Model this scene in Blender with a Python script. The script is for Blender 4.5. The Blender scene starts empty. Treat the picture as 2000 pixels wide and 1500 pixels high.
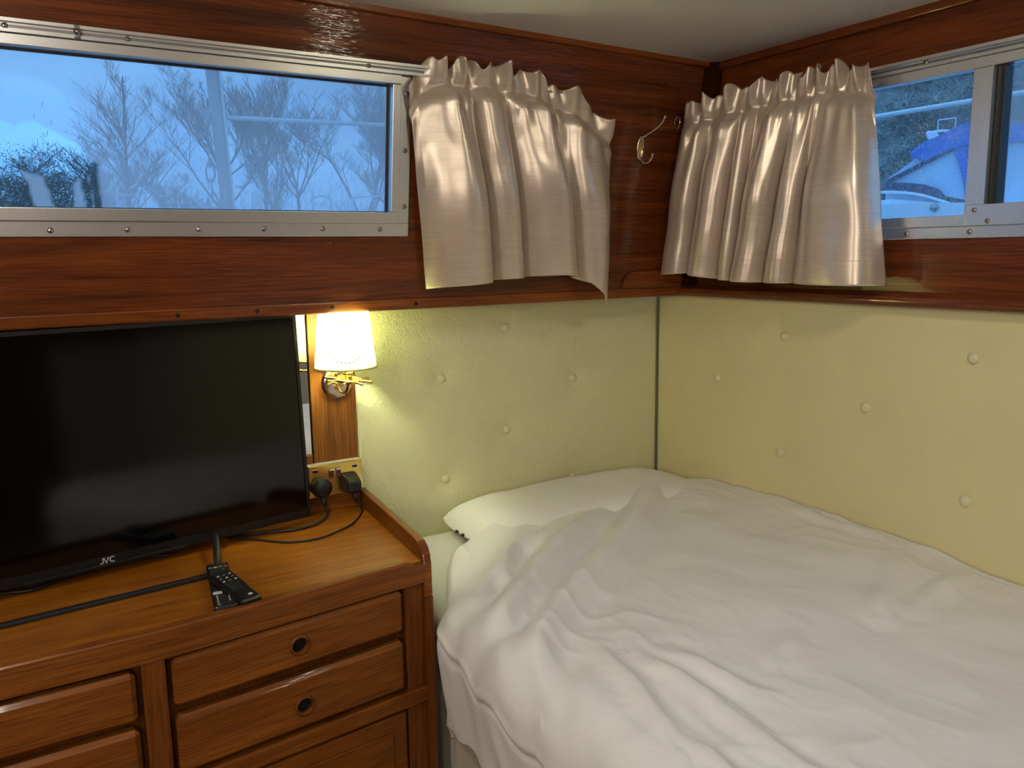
import bpy, bmesh, math, random
from mathutils import Vector, Matrix, noise
R = math.radians
rnd = random.Random(7)

# ------------------------------------------------------------------ camera, world, exposure
# Working frame: x=0 / y=0 are the faces of the two padded walls, z=0 is the underside of the
# varnished trim.  Everything is lifted by LIFT at the very end so that the cabin sole is z=0.
LIFT = 1.10
scn = bpy.context.scene
col = scn.collection
CAM = Vector((-1.8117, -2.0416, 0.1364))
yaw, pitch, roll, FPX = 0.5485, -0.1583, -0.0151, 1597.06
cd = bpy.data.cameras.new('camera'); cam = bpy.data.objects.new('camera', cd); col.objects.link(cam)
F = Vector((math.sin(yaw)*math.cos(pitch), math.cos(yaw)*math.cos(pitch), math.sin(pitch)))
Rt = F.cross(Vector((0, 0, 1))).normalized(); Up = Rt.cross(F)
R2 = Rt*math.cos(roll)+Up*math.sin(roll); U2 = -Rt*math.sin(roll)+Up*math.cos(roll)
m = Matrix((R2, U2, -F)).transposed().to_4x4(); m.translation = CAM
cam.matrix_world = m
cd.sensor_width = 36; cd.lens = 36*FPX/2000; cd.clip_start = .02; cd.clip_end = 400
scn.camera = cam
scn.view_settings.view_transform = 'Standard'; scn.view_settings.look = 'None'
scn.view_settings.exposure = 0.0; scn.view_settings.gamma = 1.0
scn.view_settings.use_curve_mapping = False
scn.cycles.max_bounces = 6; scn.cycles.diffuse_bounces = 4; scn.cycles.glossy_bounces = 3; scn.cycles.transmission_bounces = 5
scn.cycles.use_light_tree = False; scn.cycles.sample_clamp_indirect = 60; scn.cycles.adaptive_threshold = .04; scn.cycles.caustics_reflective = False; scn.cycles.caustics_refractive = False

world = bpy.data.worlds.new('overcast'); scn.world = world; world.use_nodes = True
wt = world.node_tree; wt.nodes.clear()
def wn(t, **k):
    n = wt.nodes.new(t)
    for a, b in k.items(): setattr(n, a, b)
    return n
wo = wn('ShaderNodeOutputWorld'); wb = wn('ShaderNodeBackground'); tc = wn('ShaderNodeTexCoord')
mp = wn('ShaderNodeMapping'); mp.inputs['Scale'].default_value = (1, 1, 3.2)
nz = wn('ShaderNodeTexNoise'); nz.inputs['Scale'].default_value = 2.6; nz.inputs['Detail'].default_value = 4
rp = wn('ShaderNodeValToRGB')
rp.color_ramp.elements[0].position = .35; rp.color_ramp.elements[0].color = (.21, .65, 1.5, 1)
rp.color_ramp.elements[1].position = .68; rp.color_ramp.elements[1].color = (.35, .92, 1.8, 1)
wt.links.new(tc.outputs['Generated'], mp.inputs['Vector']); wt.links.new(mp.outputs[0], nz.inputs['Vector'])
wt.links.new(nz.outputs[0], rp.inputs[0]); wt.links.new(rp.outputs[0], wb.inputs[0]); wt.links.new(wb.outputs[0], wo.inputs[0])
SKY = 1.0
wb.inputs[1].default_value = SKY

CEIL_LIGHT = 44.0     # radiance of the recessed ceiling lights
FAR_LIGHT = 67.0      # opposite wall light, and the fill globes added behind the viewer
BULB = 570.0          # bulb in the bedside lamp

# ------------------------------------------------------------------ mesh helpers
WORG = {}
class MB:
    def __init__(s, M=None): s.v = []; s.f = []; s.M = M
    def add(s, vs, fs):
        b = len(s.v)
        for p in vs:
            p = Vector(p); s.v.append(s.M @ p if s.M else p)
        s.f += [tuple(b+i for i in f) for f in fs]
        return s
    def box(s, x0, x1, y0, y1, z0, z1):
        return s.add([(x0,y0,z0),(x1,y0,z0),(x1,y1,z0),(x0,y1,z0),(x0,y0,z1),(x1,y0,z1),(x1,y1,z1),(x0,y1,z1)],
                     [(3,2,1,0),(4,5,6,7),(0,1,5,4),(1,2,6,5),(2,3,7,6),(3,0,4,7)])
    def hexa(s, p):   # 8 points, bottom 4 then top 4
        return s.add(p, [(3,2,1,0),(4,5,6,7),(0,1,5,4),(1,2,6,5),(2,3,7,6),(3,0,4,7)])
    def prism(s, a, b):   # two matching polygons
        n = len(a)
        return s.add(list(a)+list(b), [tuple(reversed(range(n))), tuple(range(n, 2*n))] +
                     [(i, (i+1) % n, n+(i+1) % n, n+i) for i in range(n)])
    def tube(s, pts, r, n=8, caps=True, flat=1.0):
        pts = [Vector(p) for p in pts]; k = len(pts)
        rs = r if isinstance(r, (list, tuple)) else [r]*k
        up = None; vs = []
        for i, p in enumerate(pts):
            t = (pts[min(i+1, k-1)]-pts[max(i-1, 0)])
            if t.length < 1e-9: t = Vector((0, 0, 1))
            t.normalize()
            if up is None:
                up = Vector((0, 0, 1)) if abs(t.z) < .9 else Vector((1, 0, 0))
            a = t.cross(up)
            if a.length < 1e-6: a = t.cross(Vector((0, 1, 0)))
            a.normalize(); b = a.cross(t).normalized(); up = b
            for j in range(n):
                an = 2*math.pi*j/n
                vs.append(p+a*math.cos(an)*rs[i]+b*math.sin(an)*rs[i]*flat)
        fs = [(i*n+j, i*n+(j+1) % n, (i+1)*n+(j+1) % n, (i+1)*n+j) for i in range(k-1) for j in range(n)]
        if caps: fs += [tuple(reversed(range(n))), tuple((k-1)*n+j for j in range(n))]
        return s.add(vs, fs)
    def lathe(s, prof, n=24, c=(0, 0, 0), ax=(0, 0, 1), closed=False):   # prof: (r, h)
        ax = Vector(ax).normalized(); u = ax.cross(Vector((0, 0, 1)))
        if u.length < 1e-4: u = Vector((1, 0, 0))
        u.normalize(); w = ax.cross(u); c = Vector(c); vs = []; k = len(prof)
        for r, h in prof:
            for j in range(n):
                an = 2*math.pi*j/n; vs.append(c+ax*h+(u*math.cos(an)+w*math.sin(an))*max(r, 1e-5))
        rng = range(k) if closed else range(k-1)
        fs = [(i*n+j, i*n+(j+1) % n, ((i+1) % k)*n+(j+1) % n, ((i+1) % k)*n+j) for i in rng for j in range(n)]
        return s.add(vs, fs)
    def grid(s, fn, nu, nv, close=False):
        vs = [fn(i/(nu), j/(nv)) for j in range(nv+1) for i in range(nu+1)]
        w = nu+1
        return s.add(vs, [(j*w+i, j*w+i+1, (j+1)*w+i+1, (j+1)*w+i) for j in range(nv) for i in range(nu)])

def add(name, mb, mat, parent=None, smooth=False, bevel=0, seg=2, base=False, flip=None):
    vs = mb.v
    lo = Vector((min(v.x for v in vs), min(v.y for v in vs), min(v.z for v in vs)))
    hi = Vector((max(v.x for v in vs), max(v.y for v in vs), max(v.z for v in vs)))
    c = (lo+hi)/2
    if parent is None: c.z = lo.z
    me = bpy.data.meshes.new(name)
    me.from_pydata([tuple(v-c) for v in vs], [], mb.f); me.update()
    bm = bmesh.new(); bm.from_mesh(me); bmesh.ops.recalc_face_normals(bm, faces=bm.faces); bm.to_mesh(me); bm.free()
    if smooth: me.polygons.foreach_set('use_smooth', [True]*len(me.polygons))
    me.materials.append(mat)
    o = bpy.data.objects.new(name, me); col.objects.link(o)
    place(o, c, parent)
    if bevel:
        b = o.modifiers.new('bevel', 'BEVEL'); b.width = bevel; b.segments = seg; b.limit_method = 'ANGLE'; b.angle_limit = R(35)
    return o
def place(o, c, parent=None):
    c = Vector(c); WORG[o.name] = c
    if parent is not None:
        o.parent = parent; o.location = c-WORG[parent.name]
    else: o.location = c
def inst(name, src, loc, parent=None):   # copy sharing mesh data
    o = src.copy(); o.name = name; col.objects.link(o); o.parent = None
    place(o, loc, parent); return o
def tag(o, label, cat=None, group=None, kind=None):
    if label: o['label'] = label
    if cat: o['category'] = cat
    if group: o['group'] = group
    if kind: o['kind'] = kind
    return o
def struct(name, mb, mat, label=None, **k):
    o = add(name, mb, mat, **k); o['kind'] = 'structure'
    if label: o['label'] = label
    return o
def thing(name, loc, label, cat, group=None, kind=None):
    o = bpy.data.objects.new(name, None); o.empty_display_size = .05; col.objects.link(o)
    place(o, loc); tag(o, label, cat, group, kind); return o
def frame(o, x, y, z):   # columns
    M = Matrix((Vector(x), Vector(y), Vector(z))).transposed().to_4x4(); M.translation = Vector(o); return M
def lerp_tab(tab, t):   # tab of (t, val...) -> tuple
    if t <= tab[0][0]: return tab[0][1:]
    for a, b in zip(tab, tab[1:]):
        if t <= b[0]:
            k = (t-a[0])/(b[0]-a[0]); return tuple(x+(y-x)*k for x, y in zip(a[1:], b[1:]))
    return tab[-1][1:]
def catmull(pts, n=6):
    pts = [Vector(p) for p in pts]; out = []
    P = [pts[0]*2-pts[1]]+pts+[pts[-1]*2-pts[-2]]
    for i in range(1, len(P)-2):
        for k in range(n):
            t = k/n; a, b, c, d = P[i-1], P[i], P[i+1], P[i+2]
            out.append(.5*((2*b)+(c-a)*t+(2*a-5*b+4*c-d)*t*t+(3*b-a-3*c+d)*t**3))
    out.append(pts[-1]); return out
def sm(a, b, x):
    t = min(1, max(0, (x-a)/(b-a))); return t*t*(3-2*t)

# ------------------------------------------------------------------ materials
def mat_new(name):
    mt = bpy.data.materials.new(name); mt.use_nodes = True
    nt = mt.node_tree; return mt, nt, nt.nodes['Principled BSDF']
def N(nt, t, **k):
    n = nt.nodes.new(t)
    for a, b in k.items(): setattr(n, a, b)
    return n
def plain(name, c, rough=.5, metal=0, spec=.5, coat=0, bump=None, sheen=0, var=0):
    mt, nt, b = mat_new(name)
    b.inputs['Base Color'].default_value = (*c, 1); b.inputs['Roughness'].default_value = rough
    b.inputs['Metallic'].default_value = metal; b.inputs['Specular IOR Level'].default_value = spec
    b.inputs['Coat Weight'].default_value = coat; b.inputs['Coat Roughness'].default_value = .08
    b.inputs['Sheen Weight'].default_value = sheen
    t = N(nt, 'ShaderNodeTexCoord')
    nz = N(nt, 'ShaderNodeTexNoise'); nz.inputs['Scale'].default_value = bump[0] if bump else 40
    nz.inputs['Detail'].default_value = 4
    nt.links.new(t.outputs['Object'], nz.inputs['Vector'])
    if bump:
        bp = N(nt, 'ShaderNodeBump'); bp.inputs['Strength'].default_value = bump[1]; bp.inputs['Distance'].default_value = bump[2]
        nt.links.new(nz.outputs[0], bp.inputs['Height']); nt.links.new(bp.outputs[0], b.inputs['Normal'])
    if var:
        mx = N(nt, 'ShaderNodeMix', data_type='RGBA')
        mx.inputs['A'].default_value = (*[x*(1-var) for x in c], 1); mx.inputs['B'].default_value = (*[min(1, x*(1+var)) for x in c], 1)
        nt.links.new(nz.outputs[0], mx.inputs['Factor']); nt.links.new(mx.outputs['Result'], b.inputs['Base Color'])
    return mt
def wood(name, dark, light, axis='x', rough=.22, coat=.6, ripple=.25, gscale=1.0, figure=1.0, flat=None, rd=.0016):
    mt, nt, b = mat_new(name)
    t = N(nt, 'ShaderNodeTexCoord')
    def mapped(al, ac):
        mp = N(nt, 'ShaderNodeMapping')
        mp.inputs['Scale'].default_value = tuple((al if a == axis or a == flat else ac)*gscale for a in 'xyz')
        nt.links.new(t.outputs['Object'], mp.inputs['Vector']); return mp
    m1 = mapped(.9, 16)
    n1 = N(nt, 'ShaderNodeTexNoise'); n1.inputs['Scale'].default_value = 1.6; n1.inputs['Detail'].default_value = 6
    n1.inputs['Roughness'].default_value = .62; n1.inputs['Distortion'].default_value = .7*figure
    nt.links.new(m1.outputs[0], n1.inputs['Vector'])
    m2 = mapped(9, 330)
    n2 = N(nt, 'ShaderNodeTexNoise'); n2.inputs['Scale'].default_value = 1.0; n2.inputs['Detail'].default_value = 3
    nt.links.new(m2.outputs[0], n2.inputs['Vector'])
    r1 = N(nt, 'ShaderNodeValToRGB'); e = r1.color_ramp.elements
    e[0].position = .3; e[0].color = (*dark, 1); e[1].position = .72; e[1].color = (*light, 1)
    nt.links.new(n1.outputs[0], r1.inputs[0])
    r2 = N(nt, 'ShaderNodeValToRGB'); e = r2.color_ramp.elements
    e[0].position = .36; e[0].color = (.55, .5, .46, 1); e[1].position = .56; e[1].color = (1, 1, 1, 1)
    nt.links.new(n2.outputs[0], r2.inputs[0])
    mx = N(nt, 'ShaderNodeMix', data_type='RGBA', blend_type='MULTIPLY'); mx.inputs['Factor'].default_value = .8
    nt.links.new(r1.outputs[0], mx.inputs['A']); nt.links.new(r2.outputs[0], mx.inputs['B'])
    nt.links.new(mx.outputs['Result'], b.inputs['Base Color'])
    b.inputs['Roughness'].default_value = .45
    b.inputs['Coat Weight'].default_value = coat; b.inputs['Coat Roughness'].default_value = rough
    b.inputs['Specular IOR Level'].default_value = .15
    m3 = mapped(14, 150)
    n3 = N(nt, 'ShaderNodeTexNoise'); n3.inputs['Scale'].default_value = 1; n3.inputs['Detail'].default_value = 2
    nt.links.new(m3.outputs[0], n3.inputs['Vector'])
    bp = N(nt, 'ShaderNodeBump'); bp.inputs['Strength'].default_value = ripple; bp.inputs['Distance'].default_value = rd
    nt.links.new(n3.outputs[0], bp.inputs['Height'])
    nt.links.new(bp.outputs[0], b.inputs['Coat Normal'])
    return mt
MAH_D, MAH_L = (.072, .0150, .0030), (.235, .054, .0085)
TEAK_D, TEAK_L = (.215, .060, .0042), (.430, .140, .0075)
W_PANEL = wood('varnished mahogany panel', MAH_D, MAH_L, 'x', rough=.09, coat=.6, ripple=.8, flat='y', rd=.0022)
W_PANELY = wood('varnished mahogany panel end wall', MAH_D, MAH_L, 'y', rough=.16, coat=.4, ripple=.5, flat='x')
W_TRIM = wood('varnished mahogany trim', (.13, .030, .0050), (.30, .078, .011), 'x', rough=.22, coat=.4, ripple=.3, flat='y')
W_TRIMY = wood('varnished mahogany trim end wall', (.10, .022, .005), (.22, .052, .010), 'y', rough=.14, coat=.6, ripple=.25)
W_TRIMZ = plain('dark corner moulding', (.035, .009, .004), .9, spec=0, var=.3)
W_TOP = wood('teak chest top', TEAK_D, TEAK_L, 'x', rough=.08, coat=.32, ripple=.22, flat='z')
W_FRONT = wood('teak drawer front', (.145, .041, .0058), (.315, .100, .0120), 'x', rough=.12, coat=.32, ripple=.3, flat='y')
W_STILE = wood('teak stile', (.125, .034, .0055), (.260, .077, .0105), 'z', rough=.15, coat=.3, flat='y')
W_RAILY = wood('teak side rail', (.15, .040, .0055), (.31, .095, .0105), 'y', rough=.15, coat=.4, flat='x')
W_BOARD = wood('figured teak board', (.15, .046, .007), (.33, .115, .016), 'z', rough=.25, coat=.45, gscale=.8, figure=2.2, flat='y')
ALU = plain('worn aluminium', (.80, .80, .80), .34, 1.0, bump=(260, .15, .0006), var=.12)
ALU_D = plain('aluminium groove', (.26, .26, .27), .5, 1.0)
SCREW = plain('steel screw', (.42, .38, .34), .3, 1.0)
SCREWD = plain('screw slot', (.03, .027, .024), .7)
RUBBER = plain('black rubber seal', (.010, .011, .013), .5)
WHITE = plain('ceiling lining', (.76, .72, .66), .8, bump=(70, .08, .001), var=.03)
SOFFIT = plain('painted deck underside', (.72, .70, .64), .6)
CREAM = plain('cream painted panel', (.60, .56, .45), .6)
FLOORM = plain('carpet', (.13, .10, .075), .95, bump=(300, .6, .003), var=.3)
BUTTON = plain('cream vinyl button', (.73, .68, .43), .38, bump=(500, .1, .0004))
BLACK = plain('black plastic', (.006, .006, .0065), .34)
BLACKM = plain('matt black plastic', (.012, .012, .013), .5)
SCREEN = plain('glossy dark screen', (.0012, .0012, .0015), .09, spec=.55)
SILVER = plain('silver print', (.50, .49, .48), .4, .3)
BRASS = plain('polished brass', (.86, .60, .18), .16, 1.0)
NICKEL = plain('brushed nickel', (.72, .66, .58), .2, 1.0)
CHROME = plain('chrome', (.80, .80, .80), .1, 1.0)
SOCKETW = plain('cream socket box', (.74, .73, .62), .4)
SWITCH = plain('brown rocker switch', (.10, .035, .018), .35)
SWITCHW = plain('white rocker mark', (.85, .80, .72), .4)
MIRROR = plain('mirror glass', (.86, .88, .88), .012, 1.0)
HOLE = plain('dark cavity', (.012, .006, .004), .8)

def vinyl(name, c, strength, scale):
    mt, nt, b = mat_new(name); t = N(nt, 'ShaderNodeTexCoord')
    b.inputs['Base Color'].default_value = (*c, 1); b.inputs['Roughness'].default_value = .42
    b.inputs['Specular IOR Level'].default_value = .4
    n1 = N(nt, 'ShaderNodeTexNoise'); n1.inputs['Scale'].default_value = scale; n1.inputs['Detail'].default_value = 2.5
    n1.inputs['Distortion'].default_value = 1.6
    n2 = N(nt, 'ShaderNodeTexVoronoi'); n2.inputs['Scale'].default_value = scale*4.5
    nt.links.new(t.outputs['Object'], n1.inputs['Vector']); nt.links.new(t.outputs['Object'], n2.inputs['Vector'])
    ad = N(nt, 'ShaderNodeMath', operation='MULTIPLY_ADD'); ad.inputs[1].default_value = .22
    nt.links.new(n2.outputs['Distance'], ad.inputs[0]); nt.links.new(n1.outputs[0], ad.inputs[2])
    bp = N(nt, 'ShaderNodeBump'); bp.inputs['Strength'].default_value = strength; bp.inputs['Distance'].default_value = .003
    nt.links.new(ad.outputs[0], bp.inputs['Height']); nt.links.new(bp.outputs[0], b.inputs['Normal'])
    return mt
VINYL_L = vinyl('wrinkled cream vinyl', (.71, .675, .40), .95, 62)
VINYL_R = vinyl('smooth cream vinyl', (.73, .655, .365), .12, 50)

def satin(name, c, ax):
    mt, nt, b = mat_new(name); t = N(nt, 'ShaderNodeTexCoord')
    mp = N(nt, 'ShaderNodeMapping'); mp.inputs['Scale'].default_value = tuple(14 if a in ax else 420 for a in 'xyz')
    n1 = N(nt, 'ShaderNodeTexNoise'); n1.inputs['Scale'].default_value = 1; n1.inputs['Detail'].default_value = 3
    nt.links.new(t.outputs['Object'], mp.inputs[0]); nt.links.new(mp.outputs[0], n1.inputs['Vector'])
    r = N(nt, 'ShaderNodeValToRGB'); e = r.color_ramp.elements
    e[0].position = .3; e[0].color = (*[x*.86 for x in c], 1); e[1].position = .6; e[1].color = (*c, 1)
    nt.links.new(n1.outputs[0], r.inputs[0]); nt.links.new(r.outputs[0], b.inputs['Base Color'])
    b.inputs['Roughness'].default_value = .31; b.inputs['Metallic'].default_value = .50
    b.inputs['Sheen Weight'].default_value = .2
    bp = N(nt, 'ShaderNodeBump'); bp.inputs['Strength'].default_value = .22; bp.inputs['Distance'].default_value = .0006
    nt.links.new(n1.outputs[0], bp.inputs['Height']); nt.links.new(bp.outputs[0], b.inputs['Normal'])
    # thin cloth lets a little daylight through
    tr = N(nt, 'ShaderNodeBsdfTranslucent'); tr.inputs[0].default_value = (*[min(1, x*1.1) for x in c], 1)
    mx = N(nt, 'ShaderNodeMixShader'); mx.inputs[0].default_value = .22
    nt.links.new(b.outputs[0], mx.inputs[1]); nt.links.new(tr.outputs[0], mx.inputs[2])
    nt.links.new(mx.outputs[0], nt.nodes['Material Output'].inputs[0])
    return mt
SATIN_L = satin('champagne satin', (.88, .735, .615), 'xy')
SATIN_R = satin('champagne satin end wall', (.88, .735, .615), 'xy')
COTTON = plain('white cotton', (.80, .775, .745), .85, spec=.2, bump=(95, .16, .003), sheen=.15)
COTTON2 = plain('white cotton sheet', (.82, .80, .74), .85, spec=.2, bump=(90, .14, .003), sheen=.1)

def emit(name, c, s):
    mt, nt, b = mat_new(name); nt.nodes.remove(b)
    e = N(nt, 'ShaderNodeEmission'); e.inputs[0].default_value = (*c, 1); e.inputs[1].default_value = s
    nt.links.new(e.outputs[0], nt.nodes['Material Output'].inputs[0]); return mt

# ------------------------------------------------------------------ the cabin shell
E0, LEAN = .1288, .1425           # the upper cabin side stands inboard of the padded wall and leans in
def LP(s, t, d=0.0): return Vector((s, -E0-LEAN*t-d, t))         # left upper wall: along, up, into room
def RP(s, t, d=0.0): return Vector((.011-d, s, t))               # right upper wall
def pbox(P, s0, s1, t0, t1, d0, d1, mb=None):
    mb = mb or MB()
    return mb.hexa([P(s0,t0,d1),P(s1,t0,d1),P(s1,t0,d0),P(s0,t0,d0),P(s0,t1,d1),P(s1,t1,d1),P(s1,t1,d0),P(s0,t1,d0)])
def holed(P, s0, s1, t0, t1, h, d0, d1):
    a0, a1, b0, b1 = h; mb = MB()
    O = [(s0,t0),(s1,t0),(s1,t1),(s0,t1)]; I = [(a0,b0),(a1,b0),(a1,b1),(a0,b1)]
    vs = [P(*q, d1) for q in O]+[P(*q, d1) for q in I]+[P(*q, d0) for q in O]+[P(*q, d0) for q in I]
    fs = []
    for i in range(4):
        j = (i+1) % 4
        fs += [(i, j, 4+j, 4+i), (8+j, 8+i, 12+i, 12+j), (4+i, 4+j, 12+j, 12+i), (j, i, 8+i, 8+j)]
    return mb.add(vs, fs)
XB, YB, ZF = -3.2, -3.45, -1.10
def ceil_z(x): return .672-.0145*x
struct('floor', MB().box(XB, .05, YB, .05, ZF-.05, ZF), FLOORM)
ADDED_HATCH = (-1.55, -.50, -2.90, -1.98)  # unseen opening, added to bring cool daylight onto the near bed
def CPL(s_, t, d=0): return Vector((s_, t, ceil_z(s_)-d))
struct('ceiling', holed(CPL, XB-.1, .15, YB-.1, .1, ADDED_HATCH, -.10, 0), WHITE, 'pale cabin ceiling lining')
WIN1 = (-2.55, -.975, .205, .552)
struct('wall_left', holed(LP, XB, .012, .0, .715, WIN1, -.05, 0), W_PANEL, 'varnished mahogany upper cabin side with long window')
WIN2 = (-1.93, -.62, .172, .540)
struct('wall_right', holed(RP, YB, -.10, .0, .69, WIN2, -.05, 0), W_PANELY, 'varnished mahogany upper end wall with sliding window')
struct('wall_left_lower', MB().box(XB, .05, .022, .06, ZF, .12), CREAM)
struct('wall_right_lower', MB().box(.022, .06, YB, .06, ZF, .0), CREAM)
struct('wall_back', MB().box(XB, .06, YB-.05, YB, ZF, .72), W_PANEL)
struct('wall_back_lower', MB().box(-.48, .02, YB, YB+.02, ZF, -.05), CREAM)
struct('wall_entrance', MB().box(XB-.05, XB, YB, .05, ZF, .72), W_PANELY)
# trims -------------------------------------------------------------
def plug(parent, P, s, t, d, r=.0055, m=None):
    nrm = (P(s, t, .01)-P(s, t, 0)).normalized()
    return add('screw_plug', MB().lathe([(0, .0012), (r*.7, .001), (r, 0)], 10, P(s, t, d), nrm), m or HOLE, parent, smooth=True)
t1 = struct('trim_1', pbox(LP, XB, .0, .0, .028, -.05, .005), W_TRIM, 'varnished trim along the foot of the left cabin side', bevel=.004)
for px, pt in ((-1.50, .014), (-1.328, .015), (-1.15, .015), (-.93, .014)): plug(t1, LP, px, pt, .0052)
t2 = struct('trim_2', MB().prism([RP(-.128, z, d) for z, d in ((0, -.02), (0, .038), (.010, .044), (.022, .041), (.030, .026), (.033, -.02))],
                                 [RP(YB, z, d) for z, d in ((0, -.02), (0, .038), (.010, .044), (.022, .041), (.030, .026), (.033, -.02))]),
            W_TRIMY, 'rounded dark trim along the foot of the right end wall', bevel=.003)
# rounded corner block low on the left cabin side
blk = [(0, .028), (-.263, .028), (-.262, .045), (-.255, .060), (-.243, .071), (-.225, .077), (-.20, .079), (0, .079)]
struct('trim_3', MB().prism([LP(s, t, .007) for s, t in blk], [LP(s, t, -.01) for s, t in blk]), W_TRIM,
       'low dark block with rounded corner where both walls meet', bevel=.002)
struct('trim_4', MB().prism([LP(s, .03, d)+Vector((0, 0, 0)) for s, d in ((.01, -.02), (-.030, -.02), (-.030, .008), (-.020, .016), (-.004, .030), (.01, .034))],
                            [LP(s, .69, d) for s, d in ((.01, -.02), (-.030, -.02), (-.030, .008), (-.020, .016), (-.004, .030), (.01, .034))]),
       W_TRIMZ, 'dark upright moulding in the corner of the wood walls')
struct('trim_5', MB().hexa([LP(XB, ceil_z(XB)-.014, .012), LP(0, ceil_z(0)-.014, .012), LP(0, ceil_z(0)-.014, -.02), LP(XB, ceil_z(XB)-.014, -.02),
                            LP(XB, ceil_z(XB)+.004, .012), LP(0, ceil_z(0)+.004, .012), LP(0, ceil_z(0)+.004, -.02), LP(XB, ceil_z(XB)+.004, -.02)]),
       W_TRIM, 'thin dark strip between left cabin side and ceiling', bevel=.003)
struct('trim_6', pbox(RP, YB, -.20, .652, .676, -.02, .014), W_TRIMY, 'thin dark strip between right end wall and ceiling', bevel=.003)
struct('trim_7', MB().box(XB, .05, -.125, .03, .085, .10), SOFFIT)          # underside of the side deck
struct('trim_8', MB().box(-1.174, -1.052, -.004, .022, -.40, .085), W_BOARD, 'upright figured wooden board carrying the wall lamp', bevel=.002)

# padded vinyl panels -------------------------------------------------
def padded(name, P, s0, s1, t0, t1, btns, mat, label, deep, cell=.0055):
    org = P((s0+s1)/2, t0, 0)
    th = thing(name, org, label, 'wall panel')
    nu = int((s1-s0)/cell); nv = int((t1-t0)/cell); e = .006
    def fn(u, v):
        s = s0+(s1-s0)*u; t = t0+(t1-t0)*v; d = 0
        for bs, bt in btns:
            q = (s-bs)**2+(t-bt)**2
            if q < .03:
                q = math.sqrt(q); d -= deep*(math.exp(-(q/.030)**2)*.55+math.exp(-(q/.075)**2)*.45)
        d += .0012*noise.noise(Vector((s*6, t*6, 3)))
        k = min(s-s0, s1-s, t1-t); d -= .004*(1-min(1, k/e))**2
        return P(s, t, d)
    mb = MB().grid(fn, nu, nv)
    b = len(mb.v); w = nu+1      # close the rim back to the backing board
    rim = [i for i in range(w)]+[j*w+nu for j in range(1, nv+1)]+[nv*w+i for i in range(nu-1, -1, -1)]+[j*w for j in range(nv-1, 0, -1)]
    c0 = P(0, 0, 0); dv = (P(0, 0, -.022)-c0)
    nb = len(mb.v)
    for i in rim:
        mb.v.append(mb.v[i]+dv*.45)
    for i in range(len(rim)):
        j = (i+1) % len(rim); mb.f.append((rim[i], rim[j], nb+j, nb+i))
    add('vinyl_cover', mb, mat, th, smooth=True)
    nrm = (P(0, 0, 1)-P(0, 0, 0)).normalized(); first = None
    for i, (bs, bt) in enumerate(btns):
        loc = P(bs, bt, -deep*.9)
        if first is None:
            first = add('button', MB().lathe([(0, .0090), (.004, .0088), (.0085, .0076), (.0118, .0050), (.0130, .0020), (.0125, -.003)], 20, loc, nrm), BUTTON, th, smooth=True)
            off = WORG[first.name]-loc
        else: inst('button', first, loc+off, th)
    return th
PLf = lambda s, t, d=0: Vector((s, -d, t))
PRf = lambda s, t, d=0: Vector((-d, s, t))
padded('padded_panel', PLf, -1.050, -.0005, -.85, .08,
       [(-.579, -.077), (-.792, -.209), (-.336, -.250), (-.579, -.383), (-.788, -.502), (-.338, -.568)], VINYL_L,
       'wrinkled cream buttoned vinyl panel behind the bed beside the wall lamp', .013)
padded('padded_panel', PRf, -2.9, -.0015, -.85, .0,
       [(-.514, -.101), (-.265, -.248), (-.776, -.262), (-.513, -.430), (-1.038, -.109), (-1.043, -.438), (-1.30, -.262), (-1.56, -.105), (-1.56, -.435)],
       VINYL_R, 'smooth cream buttoned vinyl panel under the sliding window', .009, .008)

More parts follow.
